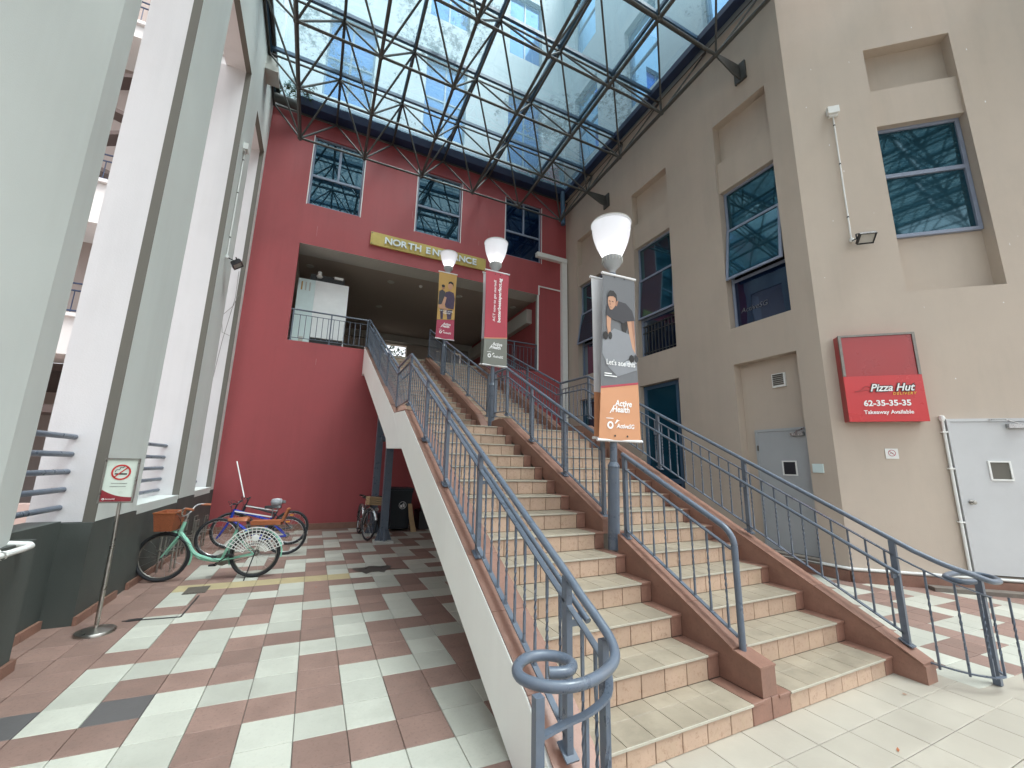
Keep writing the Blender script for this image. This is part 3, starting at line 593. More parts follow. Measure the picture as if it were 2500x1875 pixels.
# takeaway sign box (portrait panel left plain)
kf = thing('takeaway_sign','red lightbox sign with white Pizza Hut delivery lettering and phone number','sign',FW(0.7,2.43,0))
b = MB(); b.mbox(FW,0.19,1.215,2.43,3.845,0.003,0.15); b.build('box','kfc_dark_red',kf)
b = MB(); b.mbox(FW,0.184,1.221,2.424,3.157,0.152,0.176); b.build('lower_panel','kfc_red',kf)
b = MB(); b.mbox(FW,0.225,1.180,3.16,3.815,0.152,0.165); b.build('upper_panel','kfc_dark_red',kf)
b = MB(); b.mbox(FW,0.185,0.223,3.16,3.85,0.152,0.18); b.mbox(FW,1.182,1.22,3.16,3.85,0.152,0.18); b.mbox(FW,0.223,1.182,3.817,3.85,0.152,0.18); b.build('panel_frame','dull_steel',kf)
text('lettering','Pizza Hut',kf,FW,0.508,2.905,0.187,0.165,'text_black',0.001,shear=0.35,bold=0.014,sx=0.9)
text('lettering','Pizza Hut',kf,FW,0.51,2.905,0.187,0.165,'text_white',0.003,shear=0.35,bold=0.003,sx=0.9)
text('lettering','DELIVERY',kf,FW,0.80,2.842,0.187,0.058,'text_yellow',0.002,shear=0.25,bold=0.001,space=1.25)
text('lettering','62-35-35-35',kf,FW,0.71,2.672,0.187,0.125,'text_white',0.002,bold=0.004,align='CENTER')
text('lettering','Takeaway Available',kf,FW,0.71,2.545,0.187,0.082,'text_white',0.002,bold=0.002,align='CENTER')
b = MB()
for p,q in (((0.30,2.90),(0.40,2.93)),((0.40,2.93),(0.45,2.985)),((0.45,2.985),(0.50,2.985)),((0.50,2.985),(0.545,2.94)),((0.30,2.90),(0.545,2.935))): b.bar(FW(*p,0.188),FW(*q,0.188),0.008,0.003,up=(FN[0],FN[1],0))
b.build('roof_mark','kfc_dark_red',kf)
# floodlights with their cable runs
def floodlight(fn, u, v, label, sgn, box_uv, group='wall floodlights'):
    f = thing('floodlight', label, 'floodlight', fn(u,v,0), group)
    b = MB(); b.mbox(fn,box_uv[0]-0.09,box_uv[0]+0.09,box_uv[1]-0.07,box_uv[1]+0.07,0.003,0.09); b.mbox(fn,box_uv[0]-0.07,box_uv[0]+0.07,box_uv[1]-0.12,box_uv[1]-0.075,0.003,0.05); b.build('junction_box','white_plastic',f)
    b = MB(); b.tube([fn(box_uv[0],box_uv[1]-0.1,0.025),fn(u,v+0.03,0.025)],0.013,8); cb = b.build('conduit','white_plastic',f,True)
    for t in (0.08,0.4,0.82):
        p = Vector(fn(box_uv[0]+(u-box_uv[0])*t, box_uv[1]-0.1+(v-box_uv[1]+0.1)*t,0.025)); b = MB(); b.lathe([(0.017,-0.012),(0.017,0.012)],p,8); b.build('clip','black_plastic',cb)
    b = MB(); b.lathe([(0,0.035),(0.03,0.03),(0.035,0),(0.03,-0.03),(0,-0.035)],fn(u,v+0.01,0.03),10); b.build('gland','white_plastic',f,True)
    # housing: tilted box looking down and out
    ex = Vector(fn(1,0,0))-Vector(fn(0,0,0)); ez = Vector((0,0,1)); eo = Vector(fn(0,0,1))-Vector(fn(0,0,0))
    c = Vector(fn(u+0.13*sgn,v-0.07,0.20)); nd = (eo*0.62-ez*0.78).normalized(); up = ex.cross(nd).normalized()
    if up.z < 0: up = -up
    H = lambda a,bb,cc: tuple(c+ex*a+up*bb+nd*cc)
    b = MB(); b.mbox(H,-0.12,0.12,-0.095,0.095,-0.05,0.0); 
    for k in range(7): b.mbox(H,-0.10+k*0.031,-0.09+k*0.031,-0.08,0.08,-0.075,-0.05)
    e = 0.016
    for (x0,x1,y0,y1) in ((-0.12,-0.12+e,-0.095,0.095),(0.12-e,0.12,-0.095,0.095),(-0.12+e,0.12-e,-0.095,-0.095+e),(-0.12+e,0.12-e,0.095-e,0.095)): b.mbox(H,x0,x1,y0,y1,0.001,0.02)
    b.build('housing','black_plastic',f)
    b = MB(); b.poly([H(-0.1,-0.075,0.006),H(0.1,-0.075,0.006),H(0.1,0.075,0.006),H(-0.1,0.075,0.006)]); b.build('lens','soffit_grey',f)
    b = MB(); b.bar(fn(u,v,0.02),H(-0.125*sgn,0,-0.03),0.025,0.012); b.bar(H(-0.13,0,-0.03),H(-0.13,0.05,-0.1),0.02,0.008); b.bar(H(0.13,0,-0.03),H(0.13,0.05,-0.1),0.02,0.008); b.bar(H(-0.13,0.05,-0.1),H(0.13,0.05,-0.1),0.02,0.008); b.build('bracket','black_plastic',f)
    return f
floodlight(FW,0.66,5.60,'black floodlight under a white cable run on the beige angled wall',1,(0.675,8.25))
floodlight(LW,9.28,5.62,'black floodlight under a white cable run on a pale pier of the left wall',1,(9.30,8.15))

# ================================================================ PIER WALL ON THE LEFT
pw = thing('pier_wall_building', 'pale grey building side of tall deep piers standing on a dark painted dado', 'building', (-2.0,7.0,0))
Zd, Zs = 0.985, 9.65
def pier(y0, y1, first=False, xb=-2.45):
    b = MB(); xf = -2.0
    def q(a, c, z0, z1, mi): b.poly([(*a,z0),(*c,z0),(*c,z1),(*a,z1)], mi)
    if first:
        q((-1.93,y0),(-1.93,4.145),Zd-0.03,14,0); q((-1.93,4.145),(-2.03,y1),Zd-0.03,14,0); q((-2.03,y1),(xb,y1),Zd-0.03,Zs,1); q((xb,y0),(-1.93,y0),Zd,14,1); q((xb,y1),(xb,y0),Zd,14,1)
        b.poly([(xb,y0,Zd-0.03),(-1.93,y0,Zd-0.03),(-1.93,4.145,Zd-0.03),(-2.03,y1,Zd-0.03),(xb,y1,Zd-0.03)],1)
    else:
        q((xf,y0),(xf,y1),Zd,Zs,0); q((xb,y0),(-2.10,y0),Zd,Zs,1); q((-2.10,y0),(xf,y0),Zd-0.075,Zs,2); q((xf,y1),(xb,y1),Zd,Zs,1); q((xb,y1),(xb,y0),Zd,Zs,1)
        q((xf,y0),(xf,y0+0.03),Zd-0.075,Zd,2); q((-2.10,y0+0.03),(-2.10,y0),Zd-0.075,Zd,2); b.poly([(-2.10,y0,Zd-0.075),(xf,y0,Zd-0.075),(xf,y0+0.03,Zd-0.075),(-2.10,y0+0.03,Zd-0.075)],2)
        b.poly([(xb,y0,Zd),(xf,y0,Zd),(xf,y1,Zd),(xb,y1,Zd)],1)
    b.build('pier', ['pier_white','jamb_light_tone','trim_taupe'], pw)
pier(1.2,4.62,True); pier(5.92,7.03,xb=-2.52); pier(8.92,9.93,xb=-2.56); pier(11.38,11.648,xb=-2.6)
b = MB()
b.poly([(-2.0,4.66,Zs),(-2.0,11.648,Zs),(-2.0,11.648,14),(-2.0,4.66,14)],0)
for y0,y1 in ((4.66,5.92),(7.03,8.92),(9.93,11.38)):
    b.poly([(-2.10,y0,Zs),(-2.0,y0,Zs),(-2.0,y1,Zs),(-2.10,y1,Zs)],2); b.poly([(-2.45,y0,Zs),(-2.10,y0,Zs),(-2.10,y1,Zs),(-2.45,y1,Zs)],1)
b.poly([(-2.45,4.66,Zs),(-2.45,11.648,Zs),(-2.45,11.648,14),(-2.45,4.66,14)],1); b.poly([(-2.45,1.2,14),(-1.93,1.2,14),(-2.0,11.648,14),(-2.45,11.648,14)],0)
b.build('lintel', ['pier_white','jamb_light_tone','trim_taupe'], pw)
b = MB()
def dado(y0,y1,x):
    b.box((-2.5,y0,0.0),(x,y1,0.925 if abs(x+1.997)<1e-6 else Zd-0.006 if x > -2.1 else 1.0))
for y0,y1,x in ((1.2,4.85,-1.97),(4.85,5.87,-2.24),(5.87,7.06,-1.995),(7.06,8.88,-1.997),(8.88,9.96,-1.995),(9.96,11.33,-1.997),(11.33,11.648,-1.995)): dado(y0,y1,x)
b.build('dado','dado_dark',pw)
for y0,y1 in ((7.035,8.915),(9.935,11.375)):
    m = MB(); m.box((-2.5,y0,0.927),(-2.003,y1,1.045)); m.build('sill','pier_white',pw)
sk = [(-1.95,1.2),(-1.95,4.87),(-2.22,4.87),(-2.22,5.85),(-1.975,5.85),(-1.975,11.64)]
for k in range(len(sk)-1):
    p, q = Vector((*sk[k],0)), Vector((*sk[k+1],0)); n = max(1, int((q-p).length/0.32)); 
    for i in range(n):
        if (k*7+i*3) % 8 == 5: continue
        a = p+(q-p)*((i+0.01)/n); c = p+(q-p)*((i+0.99)/n); m = MB(); m.bar(a+Vector((0,0,0.043)), c+Vector((0,0,0.043)), 0.03, 0.082); m.build('skirting_tile','brown_tile',pw)
b = MB(); b.tube([(-2.02,4.60,0.985),(-1.90,4.595,0.975),(-1.875,4.55,0.97),(-1.87,4.45,0.968),(-1.87,1.2,0.95)],0.022,10); b.lathe([(0.03,-0.012),(0.03,0.012)],(-1.865,4.2,0.966),8,axis=(0,1,0)); b.bar((-1.865,4.2,0.98),(-1.93,4.2,1.04),0.012)
tag(b.build('waste_pipe','white_plastic',smooth=True,at=(-1.865,4.5,0.97)),'white plastic pipe running along the foot of the wide pale pier','pipe')
for k,(y0,y1,zs,lab) in enumerate(((4.66,5.92,(1.85,1.67,1.49,1.31,1.13),'grey pipe rails across the gap beside the wide pale pier'),(7.03,8.92,(1.86,1.67,1.49,1.31,1.13),'grey pipe rails across the gap behind the no smoking stand'),(9.93,11.38,(1.16,),'broken grey pipe rail stub in the gap next to the red wall'))):
    t = thing('gap_railing',lab,'railing',(-2.3,(y0+y1)/2,1.0),'pipe rails between the piers')
    for z in zs: rod('rail','rail_paint',t,(-2.3,y0 if k<2 else y1-0.35,z),(-2.3,y1+0.0,z),0.028,10)
# loose wire on the last pier
b = MB(); b.tube([(-2.06,11.37,5.6),(-2.12,11.33,5.3),(-2.3,11.28,5.0),(-2.25,11.3,4.6),(-2.1,11.34,4.55)],0.006,5); b.tube([(-2.12,11.34,6.2),(-2.1,11.3,5.5),(-2.22,11.3,4.4),(-2.28,11.3,3.5)],0.006,5)
tag(b.build('loose_cable','dull_steel',at=(-2.2,11.3,5)),'thin loose cable dangling on the last pier by the red wall','cable')
# ================================================================ BALCONY BLOCK BEYOND THE PIERS
fb = thing('balcony_block','distant apartment block with white balcony bands seen through the pier gap','building',(-7.5,14,0))
b = MB(); b.box((-14,15.5,4.3),(-2.6,16,18)); b.box((-14,21,0),(-2.6,21.3,4.25)); b.box((-2.9,14.2,0),(-2.6,21,4.2)); b.build('wall','far_paint',fb)
b = MB(); b.box((-14,15.5,4.0),(-2.6,21,4.2)); b.build('undercroft_ceiling','far_brown',fb)
for z0,z1 in ((4.21,5.2),(7.9,9.1),(14.07,14.5)):
    b = MB(); b.box((-14,14.0,z0),(-2.6,15.5,z1)); b.box((-14,13.9,z1),(-2.6,14.3,z1+0.1)); b.build('balcony_band','far_white',fb)
    for z in (z1+0.2,z1+0.75,z1+0.95): rod('balcony_rail','navy_beam',fb,(-8,14.1,z),(-3.5,14.1,z),0.025,6)
    for k in range(18): rod('balcony_bar','navy_beam',fb,(-7.2+k*0.18,14.1,z1+0.1),(-7.2+k*0.18,14.1,z1+0.75),0.012,6)
b = MB(); b.box((-14,14.4,2.75),(-2.6,15.4,2.95)); b.build('canopy_slab','far_brown',fb)
for k in range(4):
    b = MB(); b.bar((-6.6,14.6,9.8+k*1.0),(-5.2,14.6,10.4+k*1.0) if k%2 else (-5.2,14.6,9.4+k*1.0),0.5,0.12); b.build('stair_flight','far_brown',fb)
b = MB(); b.poly([(-14,3,0.006),(-2.6,3,0.006),(-2.6,14,0.006),(-14,14,0.006)]); pl = struct(b.build('plaza','plaza_pink'))
b = MB(); b.box((-14,9.0,0.01),(-2.7,9.3,0.5)); b.box((-14,9.3,0.01),(-2.7,9.6,0.9)); tag(b.build('planter_wall','plaza_pink',at=(-8,9,0)),'low stepped pinkish wall beyond the pier gap','wall')

# ================================================================ SPACE-FRAME CANOPY
cp = thing('glass_canopy','sloping glass canopy carried on a dark steel space frame of tubes','canopy',(2.8,7,10))
LX = [-1.17+1.6*i for i in range(6)]; LYs = [10.8-1.54*j for j in range(6)]
UX = [-1.97+1.6*i for i in range(7)]; UYs = [11.57-1.54*j for j in range(7)]
lz = lambda y: 9.95+0.050*(10.8-y); uz = lambda y: 11.33+0.048*(11.57-y)
LN = lambda i,j: Vector((LX[i],LYs[j],lz(LYs[j]))); UN = lambda i,j: Vector((UX[i],UYs[j],uz(UYs[j])))
nb = MB(); nb.lathe([(0,-1),(0.5,-0.87),(0.87,-0.5),(1,0),(0.87,0.5),(0.5,0.87),(0,1)],(0,0,0),10); NBM = nb.mesh('node','truss_paint',smooth=True)
def ball(p,r): inst('truss_node',NBM,cp,p,None,(r,r,r))
TT = 'truss_paint'
for j in range(6):
    for i in range(6):
        ball(LN(i,j),0.062)
        if i < 5: rod('chord_tube',TT,cp,LN(i,j),LN(i+1,j),0.030)
        if j < 5: rod('chord_tube',TT,cp,LN(i,j),LN(i,j+1),0.044 if i in (0,5) else 0.036)
        for di in (0,1):
            for dj in (0,1): rod('diagonal_tube',TT,cp,LN(i,j),UN(i+di,j+dj),0.024,6)
for j in range(7):
    for i in range(7):
        ball(UN(i,j),0.045)
        if i < 6: rod('top_tube',TT,cp,UN(i,j),UN(i+1,j),0.026,6)
        if j < 6: rod('top_tube',TT,cp,UN(i,j),UN(i,j+1),0.030,6)
gz = lambda y: uz(y)+0.24
for j in range(7):
    y = UYs[j]
    b = MB(); b.bar((-1.99,y,gz(y)-0.05),(7.58,y,gz(y)-0.05),0.07,0.09); b.build('glazing_bar','blue_frame',cp)
for i in range(7):
    x = min(UX[i],7.56); b = MB(); b.bar((x,11.5,gz(11.5)-0.05),(x,UYs[6],gz(UYs[6])-0.05),0.065,0.088); b.build('glazing_bar','blue_frame',cp)
b = MB(); b.bar((7.40,11.5,gz(11.5)-0.12),(7.40,UYs[6],gz(UYs[6])-0.12),0.22,0.16); b.build('edge_beam','navy_beam',cp)
for j in range(6):
    for i in range(6):
        x0,x1,y0,y1 = max(UX[i],-1.99)+0.01,min(UX[i+1],7.58)-0.01,UYs[j+1]+0.01,UYs[j]-0.01
        b = MB(); b.poly([(x0,y0,gz(y0)),(x1,y0,gz(y0)),(x1,y1,gz(y1)),(x0,y1,gz(y1))]); b.build('glass_pane','roof_glass',cp)
for (x,y) in ((7.5,LYs[4]),(7.5,LYs[1])):
    z = lz(y); b = MB(); b.prism([(6.86,z-0.05),(6.86,z+0.05),(7.56,z+0.10),(7.56,z-0.26),(7.35,z-0.24)],lambda p,q,t:(p,t,q),y-0.015,y+0.015); b.prism([(7.56,z+0.14),(7.605,z+0.14),(7.605,z-0.30),(7.56,z-0.30)],lambda p,q,t:(p,t,q),y-0.13,y+0.13); b.build('wall_bracket',TT,cp)
b = MB(); b.box((-1.998,10.0,11.0),(-1.80,10.35,11.3)); b.box((-1.998,9.93,10.86),(-1.72,10.42,11.0)); b.build('wall_bracket','soffit_grey',cp)
b = MB(); b.tube([(-1.9,11.5,gz(11.5)+0.02),(-1.9,UYs[6],gz(UYs[6])+0.02)],0.06,8); b.build('edge_pipe',TT,cp,True)
# the canopy goes on over the forecourt
ex = MB(); YE = [UYs[6]-1.54*k for k in range(1,10)]; yp = UYs[6]
for y in YE:
    for i in range(6):
        x0,x1 = max(UX[i],-1.99)+0.01,min(UX[i+1],7.58)-0.01
        b = MB(); b.poly([(x0,y+0.01,gz(y)),(x1,y+0.01,gz(y)),(x1,yp-0.01,gz(yp)),(x0,yp-0.01,gz(yp))]); b.build('glass_pane','roof_glass',cp)
    for i in range(1 if y > 0.5 else 3):
        x0,x1 = 7.64+1.6*i,9.22+1.6*i; b = MB(); b.poly([(x0,y+0.01,gz(y)),(x1,y+0.01,gz(y)),(x1,yp-0.01,gz(yp)),(x0,yp-0.01,gz(yp))]); b.build('glass_pane','roof_glass',cp)
        ex.bar((x1,yp,gz(yp)-0.05),(x1,y,gz(y)-0.05),0.065,0.088)
        if y < 0.5:
            ex.bar((x0,y,gz(y)-0.05),(x1,y,gz(y)-0.05),0.07,0.09); ex.tube([(x1,yp,uz(yp)),(x1,y,uz(y))],0.03,6); c_ = (x0+0.8,yp-0.77,lz(yp-0.77))
            for xx in (x0,x1):
                for yy in (yp,y): ex.tube([c_,(xx,yy,uz(yy))],0.024,6)
            ex.tube([(c_[0],yp+0.77,lz(yp+0.77)),c_],0.036,6); ex.tube([(c_[0]-1.6,c_[1],c_[2]),c_],0.03,6); ex.tube([(x0,y,uz(y)),(x1,y,uz(y))],0.026,6)
    ex.bar((-1.99,y,gz(y)-0.05),(7.58,y,gz(y)-0.05),0.07,0.09)
    for i in range(7): ex.bar((min(UX[i],7.56),yp,gz(yp)-0.05),(min(UX[i],7.56),y,gz(y)-0.05),0.065,0.088); ex.tube([(UX[i],yp,uz(yp)),(UX[i],y,uz(y))],0.03,6)
    for i in range(6):
        ly = yp-0.77; ex.tube([(LX[i],ly+1.54,lz(ly+1.54)),(LX[i],ly,lz(ly))],0.036,6)
        for dx in (-0.8,0.8):
            for yy in (yp,y): ex.tube([(LX[i],ly,lz(ly)),(LX[i]+dx,yy,uz(yy))],0.024,6)
    ex.tube([(LX[0],ly,lz(ly)),(LX[5],ly,lz(ly))],0.03,6); ex.tube([(UX[0],y,uz(y)),(UX[6],y,uz(y))],0.026,6); yp = y
eo = ex.build('forecourt_frame',TT,cp); eo['kind'] = 'stuff'
# weeds rooted in the gutter corner
random.seed(11)
wd = thing('gutter_weeds','green weeds growing out of the gutter corner under the canopy','plant',(-1.6,11.35,11.42))
lf = MB(); st = MB()
for k in range(26):
    x = random.uniform(-1.92,-0.95); y = random.uniform(11.0,11.5); h = random.uniform(0.2,0.6); dx,dy = random.uniform(-0.25,0.3),random.uniform(-0.3,0.1); z = 11.38
    P = [Vector((x,y,z)),Vector((x+dx*0.5,y+dy*0.5,z+h*0.7)),Vector((x+dx,y+dy,z+h*0.85))]; st.tube(P,0.005,4)
    for q in range(16):
        t = random.uniform(0.25,1); c = P[0].lerp(P[1],min(1,t*2)) if t < 0.5 else P[1].lerp(P[2],t*2-1)
        d = Vector((random.uniform(-1,1),random.uniform(-1,1),random.uniform(-0.5,0.6))).normalized()*random.uniform(0.05,0.12); s = d.cross(Vector((0,0,1))).normalized()*0.018
        lf.poly([c,c+d*0.5+s,c+d,c+d*0.5-s])
lf.build('foliage','leaf',wd); st.build('stems','leaf_dark',wd)

# ================================================================ STAIRCASE
stt = thing('entrance_staircase','wide tiled staircase with white side and brown kerbs rising to the north entrance','staircase',(2.9,2.05,0))
NL = 14; NU = 15
lo = [(2.055+0.3335*k, 0.135+0.1655*k) for k in range(NL)]
up = [(7.68+0.289*k, 2.521+0.1507*k) for k in range(NU)]
ZL = lo[-1][1]
sh = lambda y: -0.047*max(0.0, y-7.33)
nosz = lambda y: 0.135+0.4963*(y-2.055)
unz = lambda y: up[0][1]+0.5215*(y-up[0][0])
def slab_profile(steps, z0, y_end):
    P = []; zprev = z0
    for y,z in steps: P += [(y+0.014,zprev-0.02),(y+0.014,z-0.02)]; zprev = z
    return P
SK = lambda p,q,t: (t+sh(p),p,q)
b = MB()
P = slab_profile(lo,0.02,0)+[(7.69,ZL-0.02),(7.69,ZL-0.32),(6.5,ZL-0.42),(3.0,0.16),(2.5,0.0),(2.07,0.0)]
b.prism(P,SK,1.40,4.58); b.build('lower_flight','mortar',stt)
b = MB(); P = slab_profile(up,ZL,0)+[(11.9,4.61),(11.9,4.2),(7.9,2.12),(7.6,1.97),(7.6,ZL-0.03)]
b.prism(P,SK,1.40,4.58); b.build('upper_flight','mortar',stt)
def boxmesh(name,m,w,d,h,bev=0.003):
    b = MB(); c = bev; x0,x1,y0,y1 = 0.0025,w-0.0025,0,d
    b.add([(x0,y0+c,0),(x1,y0+c,0),(x1,y1,0),(x0,y1,0),(x0,y0+c,h),(x1,y0+c,h),(x1,y1,h),(x0,y1,h),(x0+c,y0,c),(x1-c,y0,c),(x1-c,y0,h-c),(x0+c,y0,h-c)],
          [(4,5,6,7),(3,2,1,0),(0,3,7,4),(1,5,6,2),(0,1,9,8),(1,5,10,9),(5,4,11,10),(4,0,8,11),(8,9,10,11),(2,3,7,6)]); return b
LANE = [(1.50,2.762),(3.165,4.425)]
RB = {}; nr = 0; restr = MB(); restr.tv = []
def put(name, key, parent, p, limit=True):
    global nr
    if key not in RB: RB[key] = boxmesh(*key)
    if name == 'riser_tile' and nr >= 300:
        s = RB[key]; restr.add([(v[0]+p[0],v[1]+p[1],v[2]+p[2]) for v in s.v], s.f, 0 if key[1]=='riser_tile' else 1); restr.tv += [random.random()]*len(s.f); return
    if name == 'riser_tile': nr += 1
    k2 = ('M',)+key
    if k2 not in RB: RB[k2] = RB[key].mesh(name, key[1])
    inst(name, RB[k2], parent, p)
steps = [(k,)+s for k,s in enumerate(lo)]+[(k+NL,)+s for k,s in enumerate(up)]
zprev = 0.0
for k,y,z in steps:
    s = sh(y); h = round(z-zprev-0.024,4)
    for a,c in LANE:
        w = round((c-a)/6,4)
        for i in range(6):
            put('riser_tile',('riser_tile','riser_tile',w,0.013,h),stt,(a+w*i+s,y,zprev+0.002))
    zprev = z
zprev = 0.0
for k,y,z in steps:
    s = sh(y); h = round(z-zprev-0.003,4)
    for a,c in (((1.425,1.498),(2.764,2.883),(3.037,3.163),(4.427,4.553)) if k else ((1.425,1.498),(2.764,2.963),(2.965,3.163),(4.427,4.553))):
        put('kerb_riser_tile',('kerb_riser_tile','brown_tile',round(c-a,4),0.013,h),stt,(a+s,y,zprev+0.002))
    if k < 10:
        run = 0.3335
        for a,c in LANE:
            w = round((c-a)/6,4)
            for i in range(6):
                put('tread_tile',('tread_tile','tread_tile',w,0.205,0.02),stt,(a+w*i,y-0.008,z-0.02))
                put('tread_tile',('tread_tile','tread_tile',w,round(run-0.205+0.006,4),0.0195),stt,(a+w*i,y+0.2,z-0.02))
            b = MB(); b.bar((a,y-0.0095,z-0.007),(c,y-0.0095,z-0.007),0.007,0.012); b.build('nosing','nosing',stt)
        for a,c in ((1.425,1.498),(2.764,2.883),(3.037,3.163),(4.427,4.553)):
            put('kerb_tread_tile',('kerb_tread_tile','brown_tile',round(c-a,4),run+0.004,0.02),stt,(a,y-0.008,z-0.02))
    else:
        run = 1.29 if k == NL-1 else 0.30
        for a,c in LANE:
            b = MB(); b.box((a+s,y-0.008,z-0.021),(c+s,y+run,z)); b.build('tread_slab','tread_tile',stt)
            b = MB(); b.bar((a+s,y-0.0095,z-0.007),(c+s,y-0.0095,z-0.007),0.007,0.012); b.build('nosing','nosing',stt)
    zprev = z
ro = restr.build('upper_riser_tiles',['riser_tile','brown_tile'],stt); ro['kind'] = 'stuff'
# white left stringer
def cut(b,P,x0,x1,yc=7.42):
    # split the outline where the upper flight starts to lean, so that each side stays flat
    def clip(P,keep):
        out = []
        for i in range(len(P)):
            a,c = P[i],P[(i+1)%len(P)]
            if keep(a[0]): out.append(a)
            if keep(a[0]) != keep(c[0]): t = (yc-a[0])/(c[0]-a[0]); out.append((yc,a[1]+t*(c[1]-a[1])))
        return out
    b.prism(clip(P,lambda y: y <= yc),SK,x0,x1); b.prism(clip(P,lambda y: y > yc),SK,x0,x1)
b = MB()
t1, t2 = 0.205, 0.205
P = [(1.80,0.0),(1.80,0.13),(1.95,0.20),(2.2,nosz(2.2)+t1),(6.26,nosz(6.26)+t1),(7.21,2.49),(7.55,unz(7.55)+t2),(11.645,unz(11.645)+t2),(11.645,3.98),(11.3,3.98),(11.2,3.90),(7.74,2.08),(7.62,1.90),(6.27,1.86),(5.62,1.545),(2.36,0.0)]
cut(b,P,1.165,1.415); b.build('side_stringer','stringer_white',stt)
def caps(x0,x1,yr,zf,step,nm='kerb_cap_tile',th=0.012,lift=0.002):
    y = yr[0]
    while y < yr[1]-0.02:
        y2 = min(y+step,yr[1]); c = MB(); a,d = y+0.002,y2-0.002
        c.add([(x0+sh(a),a,zf(a)+lift),(x1+sh(a),a,zf(a)+lift),(x1+sh(d),d,zf(d)+lift),(x0+sh(d),d,zf(d)+lift),(x0+sh(a),a,zf(a)+lift+th),(x1+sh(a),a,zf(a)+lift+th),(x1+sh(d),d,zf(d)+lift+th),(x0+sh(d),d,zf(d)+lift+th)],[(3,2,1,0),(4,5,6,7),(0,1,5,4),(1,2,6,5),(2,3,7,6),(3,0,4,7)])
        c.build(nm,'brown_tile',stt); y = y2
lt = lambda y: nosz(y)+t1; utp = lambda y: unz(y)+t2
caps(1.172,1.43,(2.2,6.24),lt,0.52); caps(1.172,1.43,(7.58,11.6),utp,0.52); caps(1.172,1.43,(6.26,7.2),lambda y: 2.437+0.0558*(y-6.26),0.47); caps(1.172,1.43,(7.21,7.57),lambda y: 2.49+(unz(7.57)+t2-2.49)*(y-7.21)/0.36,0.36); caps(1.172,1.43,(1.82,2.2),lambda y: 0.135+(nosz(2.2)+t1-0.135)*(y-1.80)/0.40,0.38)
b = MB(); cut(b,[(1.80,0.0),(1.80,0.13),(2.2,nosz(2.2)+t1),(6.26,nosz(6.26)+t1),(7.21,2.49),(7.55,unz(7.55)+t2),(11.64,unz(11.64)+t2),(11.64,4.3),(7.7,2.3),(6.4,2.1),(2.4,0.0)],1.417,1.424); b.build('stringer_side','brown_tile',stt)
# centre kerb (cut through where the lamp stands) and right kerb
b = MB(); tc = 0.118
ck = lambda y: nosz(y)+tc
for P in ([(2.06,0.137),(2.06,0.31),(2.25,ck(2.25)),(3.50,ck(3.50)),(3.50,0.60),(2.75,0.137)], [(3.74,0.8),(3.74,ck(3.74)),(6.45,ck(6.45)),(6.6,ck(6.45)+0.02),(6.95,ck(6.45)+0.0),(6.95,2.2),(6.0,2.0)], [(7.35,2.30),(7.62,2.55),(7.75,unz(7.75)+0.10),(11.7,unz(11.7)+0.10),(11.7,4.4),(7.7,2.3)]): b.prism(P,SK,2.885,3.035)
b.build('centre_kerb','brown_tile',stt)
caps(2.878,3.042,(2.26,3.49),ck,0.40); caps(2.878,3.042,(3.75,6.44),ck,0.46)
caps(2.878,3.042,(2.055,2.25),lambda y: 0.31+(ck(2.25)-0.31)*(y-2.06)/0.19,0.2); caps(2.878,3.042,(7.76,11.68),lambda y: unz(y)+0.10,0.5)
b = MB(); rk = lambda y: nosz(y)+0.118
P = [(1.84,0.0),(1.84,0.13),(1.98,0.20),(2.15,rk(2.15)),(6.40,rk(6.40)),(7.41,2.45),(7.75,unz(7.75)+0.10),(11.7,unz(11.7)+0.10),(11.7,4.2),(7.74,2.08),(7.62,1.90),(6.27,1.86),(5.62,1.545),(2.36,0.0)]
cut(b,P,4.555,4.715); b.build('right_kerb','brown_tile',stt)
caps(4.548,4.722,(2.15,6.38),rk,0.46); caps(4.548,4.722,(7.76,11.68),lambda y: unz(y)+0.10,0.5); caps(4.548,4.722,(1.845,2.15),lambda y: 0.133+(rk(2.15)-0.133)*(y-1.84)/0.31,0.31)
# support posts below the landing
def support_post(x,y,ztop,label):
    t = thing('support_post',label,'post',(x,y,0),'posts under the staircase')
    b = MB(); b.box((x-0.19,y-0.19,0.0),(x+0.19,y+0.19,0.05)); b.build('plinth','soffit_grey',t)
    b = MB(); b.box((x-0.075,y-0.075,0.05),(x+0.075,y+0.075,ztop)); b.build('shaft','rail_paint',t)
    for dx,dy in ((1,0),(-1,0),(0,1),(0,-1)):
        b = MB(); s1 = (dy,dx)
        b.prism([(0.076,0.051),(0.17,0.051),(0.076,0.32)],lambda p,q,tt:(x+dx*p+s1[0]*tt*0.012,y+dy*p+s1[1]*tt*0.012,q),-1,1); b.build('base_fin','rail_paint',t)
    return t
support_post(1.49,9.36,2.75,'blue grey square post on a concrete pad beside the dark wheelie bin'); sp2 = support_post(1.40,10.4,3.3,'blue grey square post standing behind the parked bicycle under the stairs')
b = MB(); b.tube([(1.42,10.3,2.22),(2.6,10.3,2.22)],0.075,10); tag(b.build('drain_pipe','rail_paint',smooth=True,at=(2,10.3,2.2)),'short horizontal blue grey pipe between the posts under the stairs','pipe')

